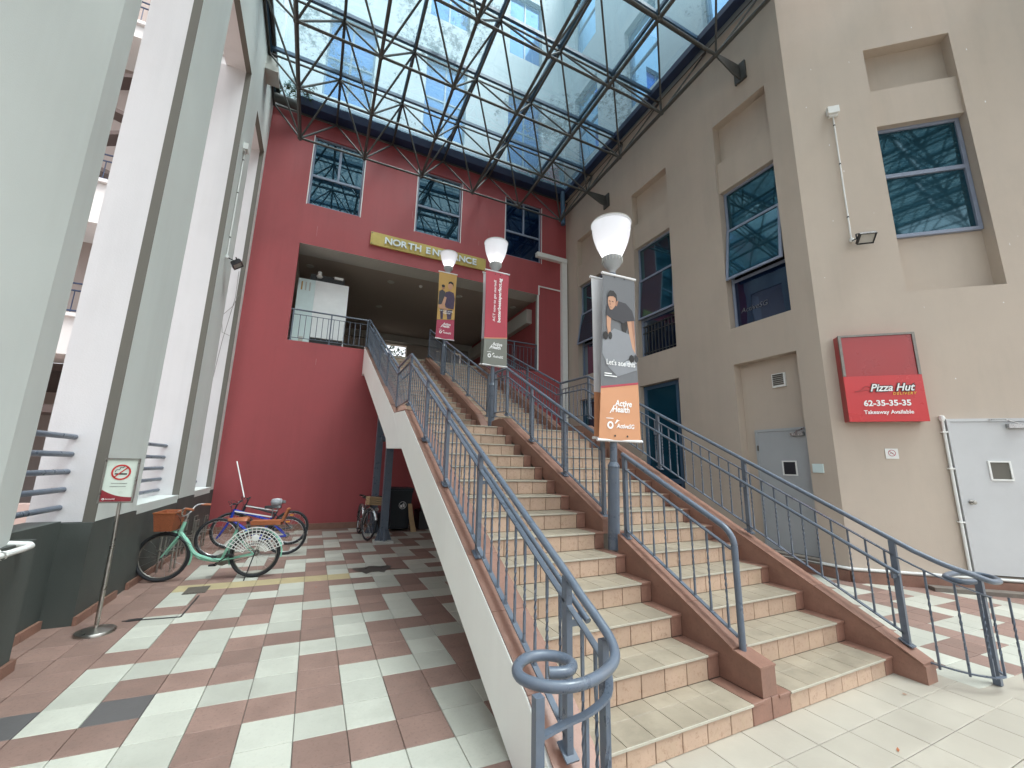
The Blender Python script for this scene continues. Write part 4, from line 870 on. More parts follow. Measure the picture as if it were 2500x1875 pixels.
# ================================================================ RAILINGS
def baluster_mesh(m='rail_paint', w=0.0075, n=14):
    b = MB(); rings = []
    for i in range(n+1):
        t = i/n; a = math.pi*3.0*max(0,min(1,(t-0.25)/0.5))
        rings.append([(w*1.3*math.cos(a+q*math.pi/2+math.pi/4),w*1.3*math.sin(a+q*math.pi/2+math.pi/4),t) for q in range(4)])
    vs = [v for r in rings for v in r]; fs = [(i*4+k,i*4+(k+1)%4,(i+1)*4+(k+1)%4,(i+1)*4+k) for i in range(n) for k in range(4)]
    b.add(vs,fs); return b.mesh('baluster',m)
BAL = baluster_mesh()
def plain_bal():
    b = MB(); b.box((-0.008,-0.008,0),(0.008,0.008,1)); return b.mesh('baluster','rail_paint')
PBAL = plain_bal()
def rail_run(root, A, B, h=0.81, flat=0.135, low=0.075, sp=0.132, twist=True, post_t=(), hp=None, skip_end=0.0):
    """inclined infill from base point A to base point B; handrail is a separate tube"""
    A = Vector(A); B = Vector(B); U = Vector((0,0,1)); L = (B-A).length
    b = MB(); b.bar(A+U*(h-flat),B+U*(h-flat),0.034,0.010); b.build('flat_bar','rail_paint',root)
    b = MB(); b.bar(A+U*low,B+U*low,0.034,0.010); b.build('bottom_bar','rail_paint',root)
    hor = Vector((B.x-A.x,B.y-A.y,0)).length; n = max(1,int(hor/sp))
    for i in range(n):
        t = (i+0.5)/n
        if any(abs(t-q)*hor < 0.05 for q in post_t): continue
        p = A.lerp(B,t); inst('baluster',BAL if twist else PBAL,root,p+U*low,None,(1,1,h-flat-low))
    for t in post_t:
        p = A.lerp(B,t); b = MB(); b.bar(p+U*(-0.005),p+U*(h-0.012),0.034,0.045,up=(0,1,0)); b.box((p.x-0.045,p.y-0.045,p.z+0.004),(p.x+0.045,p.y+0.045,p.z+0.016)) if abs(B.z-A.z) < 0.1 else b.bar(p+U*0.010-(B-A).normalized()*0.05,p+U*0.010+(B-A).normalized()*0.05,0.07,0.010); b.build('post','rail_paint',root)
def handrail(root, pts, r=0.0215, name='handrail', n=12):
    P = [Vector(p) for p in pts]; out = [P[0]]
    for i in range(1,len(P)-1):          # round the corners
        a,bb,c = P[i-1],P[i],P[i+1]; d1 = min(0.05,(a-bb).length*0.4); d2 = min(0.05,(c-bb).length*0.4)
        p,q = bb+(a-bb).normalized()*d1, bb+(c-bb).normalized()*d2
        for t in (0,0.33,0.67,1): out.append(p*(1-t)**2+bb*2*t*(1-t)+q*t*t)
    out.append(P[-1]); b = MB(); b.tube(out,r,n); return b.build(name,'rail_paint',root,True)
def bracket(root, p, q):
    b = MB(); b.bar(p,(q[0],q[1],p[2]),0.012,0.03); b.bar((q[0],q[1],p[2]-0.015),q,0.014,0.02); b.build('rail_bracket','rail_paint',root)
# --- left railing
rl = thing('stair_railing','blue grey steel railing with a scroll end along the white side of the stairs','railing',(1.25,1.93,0.25),'railings of the entrance stairs')
H = 0.81
A0,A1 = (1.25,1.93,0.285),(1.25,6.38,2.53)
yt = lambda y: (y-1.93)/(6.38-1.93)
rail_run(rl,A0,A1,H,post_t=(0.0,yt(3.22),yt(4.20),yt(5.20),1.0))
rail_run(rl,(1.25,6.42,2.54),(1.25,7.50,2.55),H+0.02,post_t=(1.0,))
B0,B1 = (1.25,7.54,2.57),(1.045,11.60,4.75)
rail_run(rl,B0,B1,H,sp=0.105,post_t=(0.25,0.5,0.75,1.0))
vol = [(1.25,1.80,1.02),(1.255,1.68,0.955),(1.25,1.58,0.90),(1.20,1.50,0.865),(1.085,1.445,0.85),(0.955,1.425,0.848),(0.855,1.465,0.848),(0.80,1.545,0.848),(0.815,1.625,0.848),(0.88,1.685,0.848),(0.96,1.69,0.848),(1.025,1.645,0.848),(1.04,1.57,0.848),(0.985,1.525,0.848),(0.915,1.545,0.848)]
def spline(P, k=4):
    P = [Vector(p) for p in P]; out = []
    for i in range(len(P)-1):
        p0,p1,p2,p3 = P[max(0,i-1)],P[i],P[i+1],P[min(len(P)-1,i+2)]
        for s in range(k):
            t = s/k; out.append(0.5*((2*p1)+(p2-p0)*t+(2*p0-5*p1+4*p2-p3)*t*t+(3*p1-p0-3*p2+p3)*t**3))
    return out+[P[-1]]
sl = (A1[2]-A0[2])/(A1[1]-A0[1])
pts = [(1.045,11.62,5.58),(1.25,7.52,3.375),(1.25,6.40,3.355),(1.25,1.93,A0[2]+H)]
hb = MB(); 
def round_path(pts):
    P = [Vector(p) for p in pts]; out = [P[0]]
    for i in range(1,len(P)-1):
        a,bb,c = P[i-1],P[i],P[i+1]; p,q = bb+(a-bb).normalized()*0.06, bb+(c-bb).normalized()*0.06
        for t in (0,0.33,0.67,1): out.append(p*(1-t)**2+bb*2*t*(1-t)+q*t*t)
    return out
hb.tube(round_path(pts+[vol[0]])+spline(vol),0.0215,14); hb.build('handrail','rail_paint',rl,True)
# scroll newel, curved infill
fl = spline([(1.25,1.93,0.955),(1.25,1.70,0.84),(1.24,1.60,0.78),(1.17,1.51,0.74),(1.05,1.47,0.72),(0.93,1.455,0.715),(0.80,1.43,0.71)],4)
b = MB(); 
for i in range(len(fl)-1): b.bar(fl[i],fl[i+1],0.032,0.010)
b.build('flat_bar','rail_paint',rl)
for (x,y,z) in ((1.25,1.80,0.87),(1.252,1.70,0.82),(1.235,1.60,0.76),(1.16,1.51,0.72),(1.04,1.475,0.70)): inst('baluster',BAL,rl,(x,y,0.03),None,(1,1,z-0.03))
b = MB(); b.bar((0.80,1.425,0.0),(0.80,1.425,0.845),0.034,0.034,up=(0,1,0)); b.build('newel','rail_paint',rl)
b = MB(); b.bar((1.245,1.63,0.0),(1.245,1.63,0.89),0.034,0.034,up=(0,1,0)); b.build('newel','rail_paint',rl)
# lower hand tube on the inner side
handrail(rl,[(1.33,1.86,0.88),(1.33,6.40,3.14),(1.33,7.50,3.16),(1.125,11.55,5.33)],0.0165,'lower_handrail')
for y,z in ((1.93,0.90),(3.22,1.545),(4.20,2.03),(5.20,2.53)): bracket(rl,(1.25,y,z-0.045),(1.33,y,z+0.0))
# --- right railing
rr = thing('stair_railing','blue grey steel railing with a scroll end along the beige wall side of the stairs','railing',(4.66,1.98,0.2),'railings of the entrance stairs')
A0,A1 = (4.66,1.98,0.235),(4.66,6.38,2.545); H2 = 0.835
yt = lambda y: (y-1.98)/(6.38-1.98)
rail_run(rr,A0,A1,H2,post_t=(0.0,yt(3.31),yt(4.65),1.0))
rail_run(rr,(4.66,6.42,2.55),(4.66,7.39,2.56),H2,post_t=(1.0,))
rail_run(rr,(4.66,7.43,2.58),(4.46,11.62,4.68),H2,sp=0.115,post_t=(0.33,0.66,1.0))
vr = [(4.665,1.84,0.995),(4.70,1.68,0.92),(4.79,1.56,0.865),(4.92,1.49,0.815),(5.08,1.495,0.80),(5.22,1.56,0.795),(5.27,1.66,0.795),(5.19,1.75,0.795),(5.05,1.77,0.795),(4.90,1.75,0.795),(4.80,1.69,0.795),(4.80,1.61,0.795),(4.90,1.58,0.795)]
hb = MB(); hb.tube(round_path([(4.46,11.66,5.52),(4.66,7.41,3.405),(4.66,6.40,3.375),(4.66,1.98,1.07)]+[vr[0]])+spline(vr),0.0215,14); hb.build('handrail','rail_paint',rr,True)
fl = spline([(4.66,1.98,0.935),(4.675,1.80,0.85),(4.74,1.65,0.78),(4.86,1.555,0.72),(5.0,1.54,0.68),(5.106,1.60,0.66)],4)
b = MB(); bl = MB()
for i in range(len(fl)-1): b.bar(fl[i],fl[i+1],0.028,0.010); bl.bar(Vector((fl[i].x,fl[i].y,0.10+0.05*(1-i/len(fl)))),Vector((fl[i+1].x,fl[i+1].y,0.10+0.05*(1-(i+1)/len(fl)))),0.02,0.01)
b.build('flat_bar','rail_paint',rr); bl.build('bottom_bar','rail_paint',rr)
for k in (4,8,12,16): p = fl[k]; inst('baluster',BAL,rr,(p.x,p.y,0.11),None,(1,1,p.z-0.11))
inst('baluster',BAL,rr,(5.22,1.50,0.0),None,(1,1,0.66))
b = MB(); b.bar((5.106,1.62,0.0),(5.106,1.62,0.795),0.045,0.045,up=(0,1,0)); b.build('newel','rail_paint',rr)
handrail(rr,[(4.585,1.93,0.80),(4.585,6.42,3.12),(4.585,7.42,3.15),(4.39,11.55,5.22)],0.0165,'lower_handrail')
for y in (1.98,3.31,4.65): z = 0.82+(y-1.98)*0.517; bracket(rr,(4.66,y,z-0.05),(4.585,y,z))
# --- centre railing in four lengths between the lamp posts
rc_ = thing('stair_railing','blue grey steel railing along the middle kerb of the stairs, broken by lamp posts','railing',(2.955,2.24,0.3),'railings of the entrance stairs')
XC = 2.955
rail_run(rc_,(XC,2.26,0.36),(XC,3.44,0.945),0.82,post_t=(1.0,))
handrail(rc_,[(XC,3.47,1.78),(XC,2.30,1.20),(XC,2.235,1.12),(XC,2.235,0.32)],0.024)
rail_run(rc_,(XC,3.80,1.12),(XC,6.44,2.49),0.84,post_t=(0.0,0.30,0.65,1.0))
rail_run(rc_,(XC,6.48,2.50),(XC,6.98,2.52),0.85,post_t=(1.0,))
handrail(rc_,[(XC,3.80,1.965),(XC,6.46,3.345),(XC,7.0,3.365)])
C0,C1 = (XC-0.01,7.30,2.56),(XC+sh(10.05),10.05,3.96)
rail_run(rc_,C0,C1,0.83,sp=0.115,post_t=(0.0,0.4,0.75,1.0)); handrail(rc_,[(XC,7.26,3.38),(XC-0.01,7.33,3.395),(XC+sh(10.05),10.05,4.79)])
rail_run(rc_,(XC+sh(10.35),10.35,4.10),(XC+sh(11.6),11.6,4.73),0.83,sp=0.115,post_t=(0.0,1.0)); handrail(rc_,[(XC+sh(10.32),10.32,4.91),(XC+sh(11.6),11.6,5.56)])
# --- gallery railing in the opening (left part) and right stub
rg = thing('gallery_railing','thin grey railing across the left of the entrance opening before white panels','railing',(0.0,11.72,4.72))
rail_run(rg,(-0.90,11.72,4.72),(1.02,11.72,4.72),0.87,flat=0.13,low=0.10,sp=0.135,twist=False,post_t=(0.02,0.5,0.99)); handrail(rg,[(-0.92,11.72,5.59),(1.03,11.72,5.59)],0.022)
rg2 = thing('gallery_railing','thin grey railing at the right end of the entrance opening by the white jamb','railing',(5.8,11.72,4.72))
rail_run(rg2,(4.75,11.72,4.72),(6.45,11.72,4.72),0.95,flat=0.13,low=0.10,sp=0.135,twist=False,post_t=(0.02,0.5,0.99)); handrail(rg2,[(4.72,11.72,5.67),(6.46,11.72,5.67)],0.022)
# --- white panelled cabinet in the opening, boards at the back
cb = thing('white_cabinet','white panelled booth standing behind the gallery railing with slotted vents','cabinet',(-0.2,12.35,4.72))
b = MB(); b.box((-0.88,12.2,4.722),(-0.45,12.9,6.69)); b.build('side_panel','mint_plastic',cb)
b = MB(); b.box((-0.447,12.21,5.03),(0.43,12.25,6.70)); b.build('front_panel','white_paint',cb)
b = MB(); b.box((0.40,12.252,4.722),(0.43,12.9,6.69)); b.build('side_leg','white_paint',cb)
b = MB(); b.box((-0.447,12.26,4.722),(0.398,12.9,5.02)); b.build('dark_base','black_plastic',cb)
for k in range(3):
    b = MB(); b.box((-0.80+k*0.10,12.192,6.35),(-0.765+k*0.10,12.199,6.60)); b.build('vent_slot','ban_yellow' if k == 0 else 'soffit_grey',cb)
b = MB(); b.box((-0.71,12.185,4.86),(-0.60,12.199,5.0)); b.build('socket','soffit_grey',cb)
b = MB(); b.box((-0.60,12.3,6.705),(0.30,12.36,6.92)); tag(b.build('dark_signboard','black_plastic',at=(-0.15,12.33,6.7)),'dark board on top of the white booth behind the gallery railing','board')
b = MB(); b.lathe([(0.0,0.0),(0.05,0.01),(0.09,0.06),(0.05,0.11),(0.06,0.16),(0.05,0.2),(0,0.21)],(-0.37,12.27,6.80),12); tag(b.build('wall_lamp','white_plastic',smooth=True,at=(-0.37,12.27,6.8)),'small white rounded fitting above the white booth','lamp')
b = MB(); b.box((0.02,12.24,6.86),(0.26,12.29,6.93)); tag(b.build('wall_box','white_plastic',at=(0.14,12.26,6.86)),'small flat white box above the white booth','box')
for x,w,z0,z1,l in ((4.87,0.20,4.9,7.05,'tall white notice sheet in the narrow gap of the gallery back wall'),(5.70,0.40,6.1,7.05,'white notice board in the far right gap of the gallery back wall')):
    b = MB(); b.box((x,19.1,z0),(x+w,19.13,z1)); tag(b.build('notice_board','text_white',at=(x,19.1,z0)),l,'board','white notices at the back of the gallery')
tr = thing('garden_tree','leafy dark tree outside the far opening of the gallery','tree',(2.9,22.5,0))
b = MB(); b.tube([(2.9,22.5,0),(2.85,22.5,4.0),(3.0,22.4,6.5)],[0.18,0.14,0.08],8); b.build('trunk','bark',tr,True)
lf = MB(); random.seed(5)
for k in range(2600):
    c = Vector((2.5+random.gauss(0,0.9),22.4+random.gauss(0,0.7),6.6+random.gauss(0,0.9))); d = Vector((random.uniform(-1,1),random.uniform(-1,1),random.uniform(-1,1))).normalized()*0.16; s = d.cross(Vector((0.2,0.3,1))).normalized()*0.05
    lf.poly([c,c+d*0.5+s,c+d,c+d*0.5-s])
lf.build('crown','leaf_dark',tr)

# ================================================================ LAMP POSTS AND BANNERS
def lamp_post(x,y,z0,zc,zt,label,lean=0.0):
    """base z0, lamp collar zc, bowl rim zt"""
    t = thing('lamp_post',label,'lamp post',(x,y,z0),'lamp posts on the stairs')
    L = lambda z: x+lean*(z-z0)/(zt-z0)
    b = MB(); b.tube([(L(z0),y,z0),(L(z0+0.85),y,z0+0.85)],0.062,14); b.tube([(L(z0+0.85),y,z0+0.85),(L(z0+0.90),y,z0+0.90)],[0.068,0.045],14); b.build('base_sleeve','rail_paint',t,True)
    b = MB(); b.tube([(L(z0+0.85),y,z0+0.85),(L(zc),y,zc)],0.040,14); b.build('pole','rail_paint',t,True)
    c = (L(zc),y,zc); h = zt-zc; 
    b = MB(); b.lathe([(0.036,-0.02),(0.036,0.03*h/0.63),(0.05,0.05),(0.095,0.10),(0.115,0.17),(0.118,0.20),(0.105,0.21),(0.0,0.21)],c,24); col = b.build('collar','door_grey',t,True)
    for k in range(20):
        a = 2*math.pi*k/20; b = MB(); b.bar((c[0]+0.119*math.cos(a),c[1]+0.119*math.sin(a),zc+0.135),(c[0]+0.119*math.cos(a),c[1]+0.119*math.sin(a),zc+0.205),0.008); b.build('cooling_fin','soffit_grey',col)
    b = MB(); b.lathe([(0.100,0.212),(0.116,0.226),(0.144,0.28),(0.172,0.34),(0.198,0.41),(0.219,0.49),(0.231,0.57),(0.235,h-0.02),(0.243,h-0.012),(0.243,h),(0.232,h),(0.227,0.57),(0.215,0.49),(0.194,0.41),(0.168,0.34),(0.140,0.28),(0.112,0.230)],c,32); b.build('bowl','lamp_bowl',t,True)
    b = MB(); b.tube([(c[0]+0.241*math.cos(2*math.pi*k/36),c[1]+0.241*math.sin(2*math.pi*k/36),zt+0.003) for k in range(36)],0.006,6,closed=True); b.build('rim','soffit_grey',t,True)
    b = MB(); b.lathe([(0.0,0.30),(0.06,0.298),(0.088,0.285),(0.09,0.214)],c,20); b.build('light_source','lamp_glow',t,True)
    b = MB(); b.lathe([(0.0,h-0.014),(0.226,h-0.018)],c,28); b.build('cover','lamp_bowl',t,True)
    return t
XL2, XL3 = 2.95, XC+sh(10.2)
lamp_post(2.93,3.62,0.80,3.93,4.58,'tall lamp post with a clear bowl beside the grey and orange exercise banner',0.115)
lamp_post(XL2,7.12,2.29,5.47,6.12,'lamp post on the stair landing carrying the red and grey banner')
lamp_post(XL3,10.2,3.85,6.77,7.36,'lamp post high on the upper flight carrying the yellow banner')
def banner(label, P, Q, zt, zb, prints, group='banners on the lamp posts', taper=0.0):
    """cloth between top corners P->Q (x,y) hanging from zt to zb; prints(t, M) adds the artwork; M maps (u 0..1, v 0..1 from the foot) to space"""
    P = Vector((*P,0)); Q = Vector((*Q,0)); ax = (Q-P); nrm = Vector((0,0,1)).cross(ax).normalized()
    if nrm.y > 0: nrm = -nrm
    def M(u,v,o=0.0):
        w = 0.012*math.sin(math.pi*v*2.2+1.0)*math.sin(math.pi*u)+0.004*math.sin(9*v+5*u)
        pinch = 1-0.05*math.sin(math.pi*v)
        p = P+ax*(0.5+(u-0.5)*pinch+(1-u)*taper*(v-0.45)); return (p.x+nrm.x*(w+o), p.y+nrm.y*(w+o), zb+(zt-zb)*v)
    t = thing('banner',label,'banner',M(0.5,0.5),group)
    def patch(name,u0,u1,v0,v1,m,o=0.0,vt=None,nu=6,nv=20):
        b = MB(); vt = vt or (lambda u:(v0,v1))
        b.add([M(u0+(u1-u0)*i/nu, vt(u0+(u1-u0)*i/nu)[0]+(vt(u0+(u1-u0)*i/nu)[1]-vt(u0+(u1-u0)*i/nu)[0])*j/nv, o) for i in range(nu+1) for j in range(nv+1)],[(i*(nv+1)+j,(i+1)*(nv+1)+j,(i+1)*(nv+1)+j+1,i*(nv+1)+j+1) for i in range(nu) for j in range(nv)]); return b.build(name,m,t,True)
    def shape(name,pts,m,o):
        b = MB(); b.poly([M(u,v,o) for u,v in pts]); return b.build(name,m,t)
    for z,vv in ((zt,1.0),(zb,0.0)):
        b = MB(); b.tube([tuple(Vector(M(-0.03,vv))+Vector((0,0,0))),tuple(Vector(M(1.03,vv)))],0.016,8); b.build('arm','ban_back',t,True)
    prints(t,M,patch,shape); return t
def circ(u,v,ru,rv,n=16,a0=0,a1=2*math.pi): return [(u+ru*math.cos(a0+(a1-a0)*k/n),v+rv*math.sin(a0+(a1-a0)*k/n)) for k in range(n)]
def logos(t,M,W,H,sc,vbase,u0=0.30,dark='text_white'):
    # lettering is laid out in metres on the cloth
    F = lambda x,z,o: M(x/W,z/H,o)
    text('lettering','Active',t,F,W*(u0+0.10),vbase+0.36*sc,0.004,0.125*sc,'text_white',0.001,shear=0.2,bold=0.003*sc)
    text('lettering','Health',t,F,W*(u0+0.02),vbase+0.27*sc,0.004,0.125*sc,'text_white',0.001,shear=0.2,bold=0.003*sc)
    b = MB(); b.poly([F(W*(u0-0.04)+dx,vbase+z*sc,0.005) for dx,z in ((0,0.25),(0.018*sc,0.25),(0.10*sc,0.37),(0.085*sc,0.37))]); b.build('logo_stroke','text_white',t)
    b = MB(); b.poly([F(W*(u0-0.12)+dx*sc,vbase+z*sc,0.005) for dx,z in ((0,0.168),(0.13,0.168),(0.13,0.178),(0,0.178))]); b.build('small_print','text_white',t)
    b = ring(F,W*(u0-0.02),vbase+0.075*sc,0.005,0.028*sc,0.055*sc,20); b.build('logo_ring','text_white',t)
    b = MB(); b.poly([F(W*(u0+0.08)+dx*sc,vbase+z*sc,0.005) for dx,z in ((0,0.10),(0.02,0.10),(0.06,0.135),(0.10,0.15),(0.06,0.15),(0.045,0.165),(0.03,0.14))]); b.build('logo_figure','text_white',t)
    text('lettering','ActiveSG',t,F,W*(u0+0.13),vbase+0.04*sc,0.004,0.088*sc,'text_white',0.001,shear=0.2,bold=0.002*sc)
def art1(t,M,patch,shape):
    patch('cloth',0,1,0,1,'ban_grey',vt=lambda u:(0.30+0.045*u,1.0))
    patch('cloth_foot',0,1,0,1,'ban_orange',vt=lambda u:(0.0,0.293+0.045*u)); patch('stripe',0,1,0,1,'ban_red',0.002,vt=lambda u:(0.290+0.045*u,0.302+0.045*u),nv=1)
    shape('print_floor',[(0.02,0.58),(0.35,0.66),(0.98,0.63),(0.98,0.52),(0.55,0.45),(0.98,0.45),(0.98,0.42),(0.45,0.37),(0.2,0.42),(0.02,0.5)],'ban_midgrey',0.003)
    shape('print_light',[(0.32,0.545),(0.5,0.565),(0.75,0.60),(0.95,0.57),(0.9,0.53),(0.6,0.51),(0.2,0.485)],'ban_lightgrey',0.004); shape('print_light',[(0.98,0.49),(0.7,0.47),(0.45,0.42),(0.98,0.46)],'ban_lightgrey',0.004)
    shape('print_leg',[(0.55,0.72),(0.78,0.75),(0.74,0.67),(0.66,0.62),(0.60,0.62)],'hair',0.005); shape('print_shoe',[(0.62,0.625),(0.70,0.63),(0.66,0.595),(0.5,0.575),(0.48,0.585)],'hair',0.006)
    shape('print_arm',[(0.12,0.73),(0.26,0.735),(0.24,0.68),(0.25,0.625),(0.17,0.62),(0.13,0.67)],'skin',0.006)
    shape('print_arm',[(0.72,0.74),(0.95,0.735),(0.97,0.60),(0.96,0.52),(0.88,0.55),(0.80,0.64)],'skin',0.006); shape('print_arm',[(0.86,0.735),(0.95,0.735),(0.97,0.60),(0.96,0.53)],'skin_shade',0.007)
    shape('print_shirt',[(0.10,0.735),(0.12,0.80),(0.25,0.815),(0.45,0.835),(0.70,0.83),(0.90,0.79),(0.98,0.73),(0.70,0.715),(0.62,0.70),(0.45,0.71),(0.28,0.715)],'shirt_dark',0.008)
    shape('print_neck',[(0.30,0.80),(0.42,0.80),(0.46,0.835),(0.34,0.835)],'skin_shade',0.009)
    shape('print_face',[(0.15,0.85),(0.14,0.82),(0.16,0.795),(0.21,0.772),(0.27,0.772),(0.34,0.79),(0.38,0.815),(0.39,0.85),(0.28,0.865)],'skin',0.010); shape('print_ear',circ(0.385,0.822,0.022,0.012,8),'skin_shade',0.011)
    shape('print_hair',[(0.135,0.846),(0.14,0.872),(0.20,0.892),(0.31,0.893),(0.40,0.872),(0.42,0.835),(0.395,0.825),(0.37,0.85),(0.30,0.858),(0.20,0.855)],'hair',0.012)
    for uu in (0.19,0.28): shape('print_eye',[(uu-0.025,0.826),(uu+0.03,0.825),(uu+0.028,0.820),(uu-0.022,0.821)],'hair',0.012)
    shape('print_nose',[(0.205,0.818),(0.235,0.800),(0.19,0.800)],'skin_shade',0.012); shape('print_mouth',[(0.19,0.790),(0.26,0.789),(0.25,0.783),(0.20,0.784)],'skin_shade',0.012)
    for u,v in ((0.16,0.607),(0.90,0.485)): shape('print_dumbbell',circ(u-0.06,v,0.075,0.026,8),'hair',0.009); shape('print_dumbbell',circ(u+0.07,v+0.004,0.06,0.024,8),'text_black',0.010)
    W,H = 0.60,2.03; F = lambda x,z,o: M(x/W,z/H,o)
    text('lettering',"Let's ace this",t,F,0.075,0.435*H,0.012,0.092,'text_white',0.001,bold=0.001); shape('small_print',[(0.08,0.378),(0.28,0.378),(0.28,0.384),(0.08,0.384)],'text_white',0.012); shape('small_print',[(0.08,0.364),(0.42,0.364),(0.42,0.370),(0.08,0.370)],'text_white',0.012)
    logos(t,M,W,H,0.80,0.11,0.26)
    for u in (0.35,0.65):
        for v in (0.025,0.985): shape('eyelet',circ(u,v,0.022,0.006,10),'text_black',0.006)
def art2(t,M,patch,shape):
    patch('cloth',0,1,0,1,'ban_red',vt=lambda u:(0.27+0.035*u,1.0)); patch('cloth_foot',0,1,0,1,'ban_olive',vt=lambda u:(0.0,0.265+0.035*u)); patch('stripe',0,1,0,1,'ban_orange',0.002,vt=lambda u:(0.262+0.035*u,0.272+0.035*u),nv=1)
    W,H = 0.60,2.0; F = lambda x,z,o: M(x/W,z/H,o)
    text('lettering','ACT now to get started!',t,F,0.27,0.46*H,0.004,0.088,'text_white',0.001,rot=math.pi/2,bold=0.001); text('lettering','betterbeatsperfect.sg',t,F,0.41,0.455*H,0.004,0.112,'text_white',0.001,rot=math.pi/2,bold=0.003)
    logos(t,M,W,H,0.78,0.13,0.26)
    for u in (0.4,0.62): shape('eyelet',circ(u,0.97,0.022,0.006,10),'text_black',0.006)
def art3(t,M,patch,shape):
    patch('cloth',0,1,0,1,'ban_yellow',vt=lambda u:(0.27+0.035*u,1.0)); patch('cloth_foot',0,1,0,1,'ban_magenta',vt=lambda u:(0.0,0.265+0.035*u))
    shape('print_legs',[(0.15,0.43),(0.35,0.44),(0.33,0.29),(0.2,0.285)],'shirt_purple',0.004); shape('print_legs',[(0.50,0.43),(0.85,0.45),(0.80,0.305),(0.58,0.295)],'shirt_purple',0.004)
    shape('print_shirt',[(0.02,0.50),(0.05,0.70),(0.22,0.73),(0.40,0.70),(0.42,0.5)],'shirt_dark',0.004); shape('print_face',circ(0.27,0.765,0.085,0.035),'skin_shade',0.006); shape('print_hair',circ(0.26,0.785,0.10,0.022,10),'hair',0.007)
    shape('print_shirt',[(0.45,0.46),(0.35,0.62),(0.42,0.70),(0.62,0.725),(0.88,0.71),(0.97,0.62),(0.92,0.46)],'shirt_purple',0.008); shape('print_face',circ(0.66,0.80,0.13,0.055),'skin',0.010); shape('print_hair',[(0.54,0.825),(0.56,0.86),(0.68,0.875),(0.82,0.86),(0.86,0.80),(0.80,0.83),(0.66,0.845)],'hair',0.012)
    shape('print_arm',[(0.36,0.63),(0.48,0.62),(0.40,0.50),(0.20,0.46),(0.05,0.45),(0.05,0.49),(0.22,0.51)],'skin',0.011); shape('print_arm',[(0.05,0.45),(0.55,0.43),(0.60,0.46),(0.10,0.49)],'skin',0.012)
    W,H = 0.60,2.0; F = lambda x,z,o: M(x/W,z/H,o)
    text('lettering',"Let's get active",t,F,0.30,0.405*H,0.014,0.075,'text_white',0.001,align='CENTER'); text('lettering','together',t,F,0.32,0.375*H,0.014,0.075,'text_white',0.001,align='CENTER')
    logos(t,M,W,H,0.78,0.13,0.26)
def plain_back(m,foot):
    def art(t,M,patch,shape): patch('cloth',0,1,0,1,m,vt=lambda u:(0.0 if not foot else 0.27,1.0)); foot and patch('cloth_foot',0,1,0,1,foot,vt=lambda u:(0.0,0.27))
    return art
banner('grey and orange banner printed with a person lifting dumbbells, reading Let\'s ace this',(2.775,3.57),(3.293,3.545),3.875,1.93,art1,taper=0.20)
banner('pale backed banner hanging behind the grey and orange banner on the same post',(2.775,3.715),(3.293,3.70),3.875,1.96,plain_back('ban_back','ban_orange'))
banner('red and grey banner reading betterbeatsperfect.sg on the landing lamp post',(2.714,7.05),(3.221,7.055),5.46,3.52,art2)
banner('pale backed banner hanging behind the red and grey banner on the landing',(2.714,7.19),(3.221,7.195),5.46,3.55,plain_back('ban_back','ban_olive'))
banner('yellow and magenta banner printed with two people in dark shirts on the highest lamp post',(2.553,10.13),(3.052,10.125),6.76,4.88,art3)
# ================================================================ NO SMOKING STAND
sx, sy = -1.713, 5.571
sn = thing('no_smoking_stand','steel floor stand with a pale green no smoking notice beside the dark dado','sign',(sx,sy,0))
b = MB(); b.lathe([(0.0,0.052),(0.03,0.050),(0.07,0.040),(0.145,0.028),(0.152,0.018),(0.152,0.0),(0.0,0.0)],(sx,sy,0),32); b.build('base','steel',sn,True)
b = MB(); b.tube([(sx,sy,0.04),(sx+0.0,sy,0.80)],0.019,12); b.tube([(sx,sy,0.78),(sx-0.01,sy,1.22)],0.015,12); b.build('pole','steel',sn,True)
NS = lambda u,v,o: (-1.742+u, 5.535-o-0.0*v, v)
b = MB(); e = 0.014
for (x0,x1,y0,y1) in ((-0.135,-0.135+e,1.20,1.64),(0.135-e,0.135,1.20,1.64),(-0.135+e,0.135-e,1.20,1.20+e),(-0.135+e,0.135-e,1.64-e,1.64)): b.mbox(NS,x0,x1,y0,y1,0.0,0.022)
b.build('frame','steel',sn)
b = MB(); b.mbox(NS,-0.122,0.122,1.213,1.627,-0.004,0.010); b.build('notice','sign_mint',sn)
b = MB(); n = 14
b.add([NS(-0.121+0.242*i/n,1.2145,0.012) for i in range(n+1)]+[NS(-0.121+0.242*i/n,1.2545+0.075*(1-i/n)**2.2,0.012) for i in range(n+1)],[(i,i+1,n+2+i,n+1+i) for i in range(n)]); b.build('red_swoosh','sign_maroon',sn)
b = ring(NS,0.0,1.50,0.0135,0.062,0.077,36); c45 = 0.7071
b.poly([NS(-0.05+dx,1.45+dz,0.0135) for dx,dz in ((-0.004,0.004),(0.004,-0.004),(0.104,0.096),(0.096,0.104))]); b.build('prohibition_ring','sign_red',sn)
b = MB(); b.poly([NS(x,z,0.0125) for x,z in ((-0.048,1.477),(0.048,1.477),(0.048,1.490),(-0.048,1.490))]); sm = spline([(-0.046,1.50,0),(-0.04,1.522,0),(-0.015,1.528,0),(-0.01,1.548,0),(0.012,1.545,0),(0.014,1.562,0)],4)
for i in range(len(sm)-1): b.bar(NS(sm[i].x,sm[i].y,0.0125),NS(sm[i+1].x,sm[i+1].y,0.0125),0.005,0.001,up=(0,1,0))
b.build('cigarette_symbol','text_black',sn)
for (x0,x1,z_) in ((-0.062,0.062,1.388),(-0.068,0.058,1.357)):
    b = MB(); b.poly([NS(x,z,0.0125) for x,z in ((x0,z_),(x1,z_),(x1,z_+0.006),(x0,z_+0.006))]); b.build('small_print','text_grey',sn)
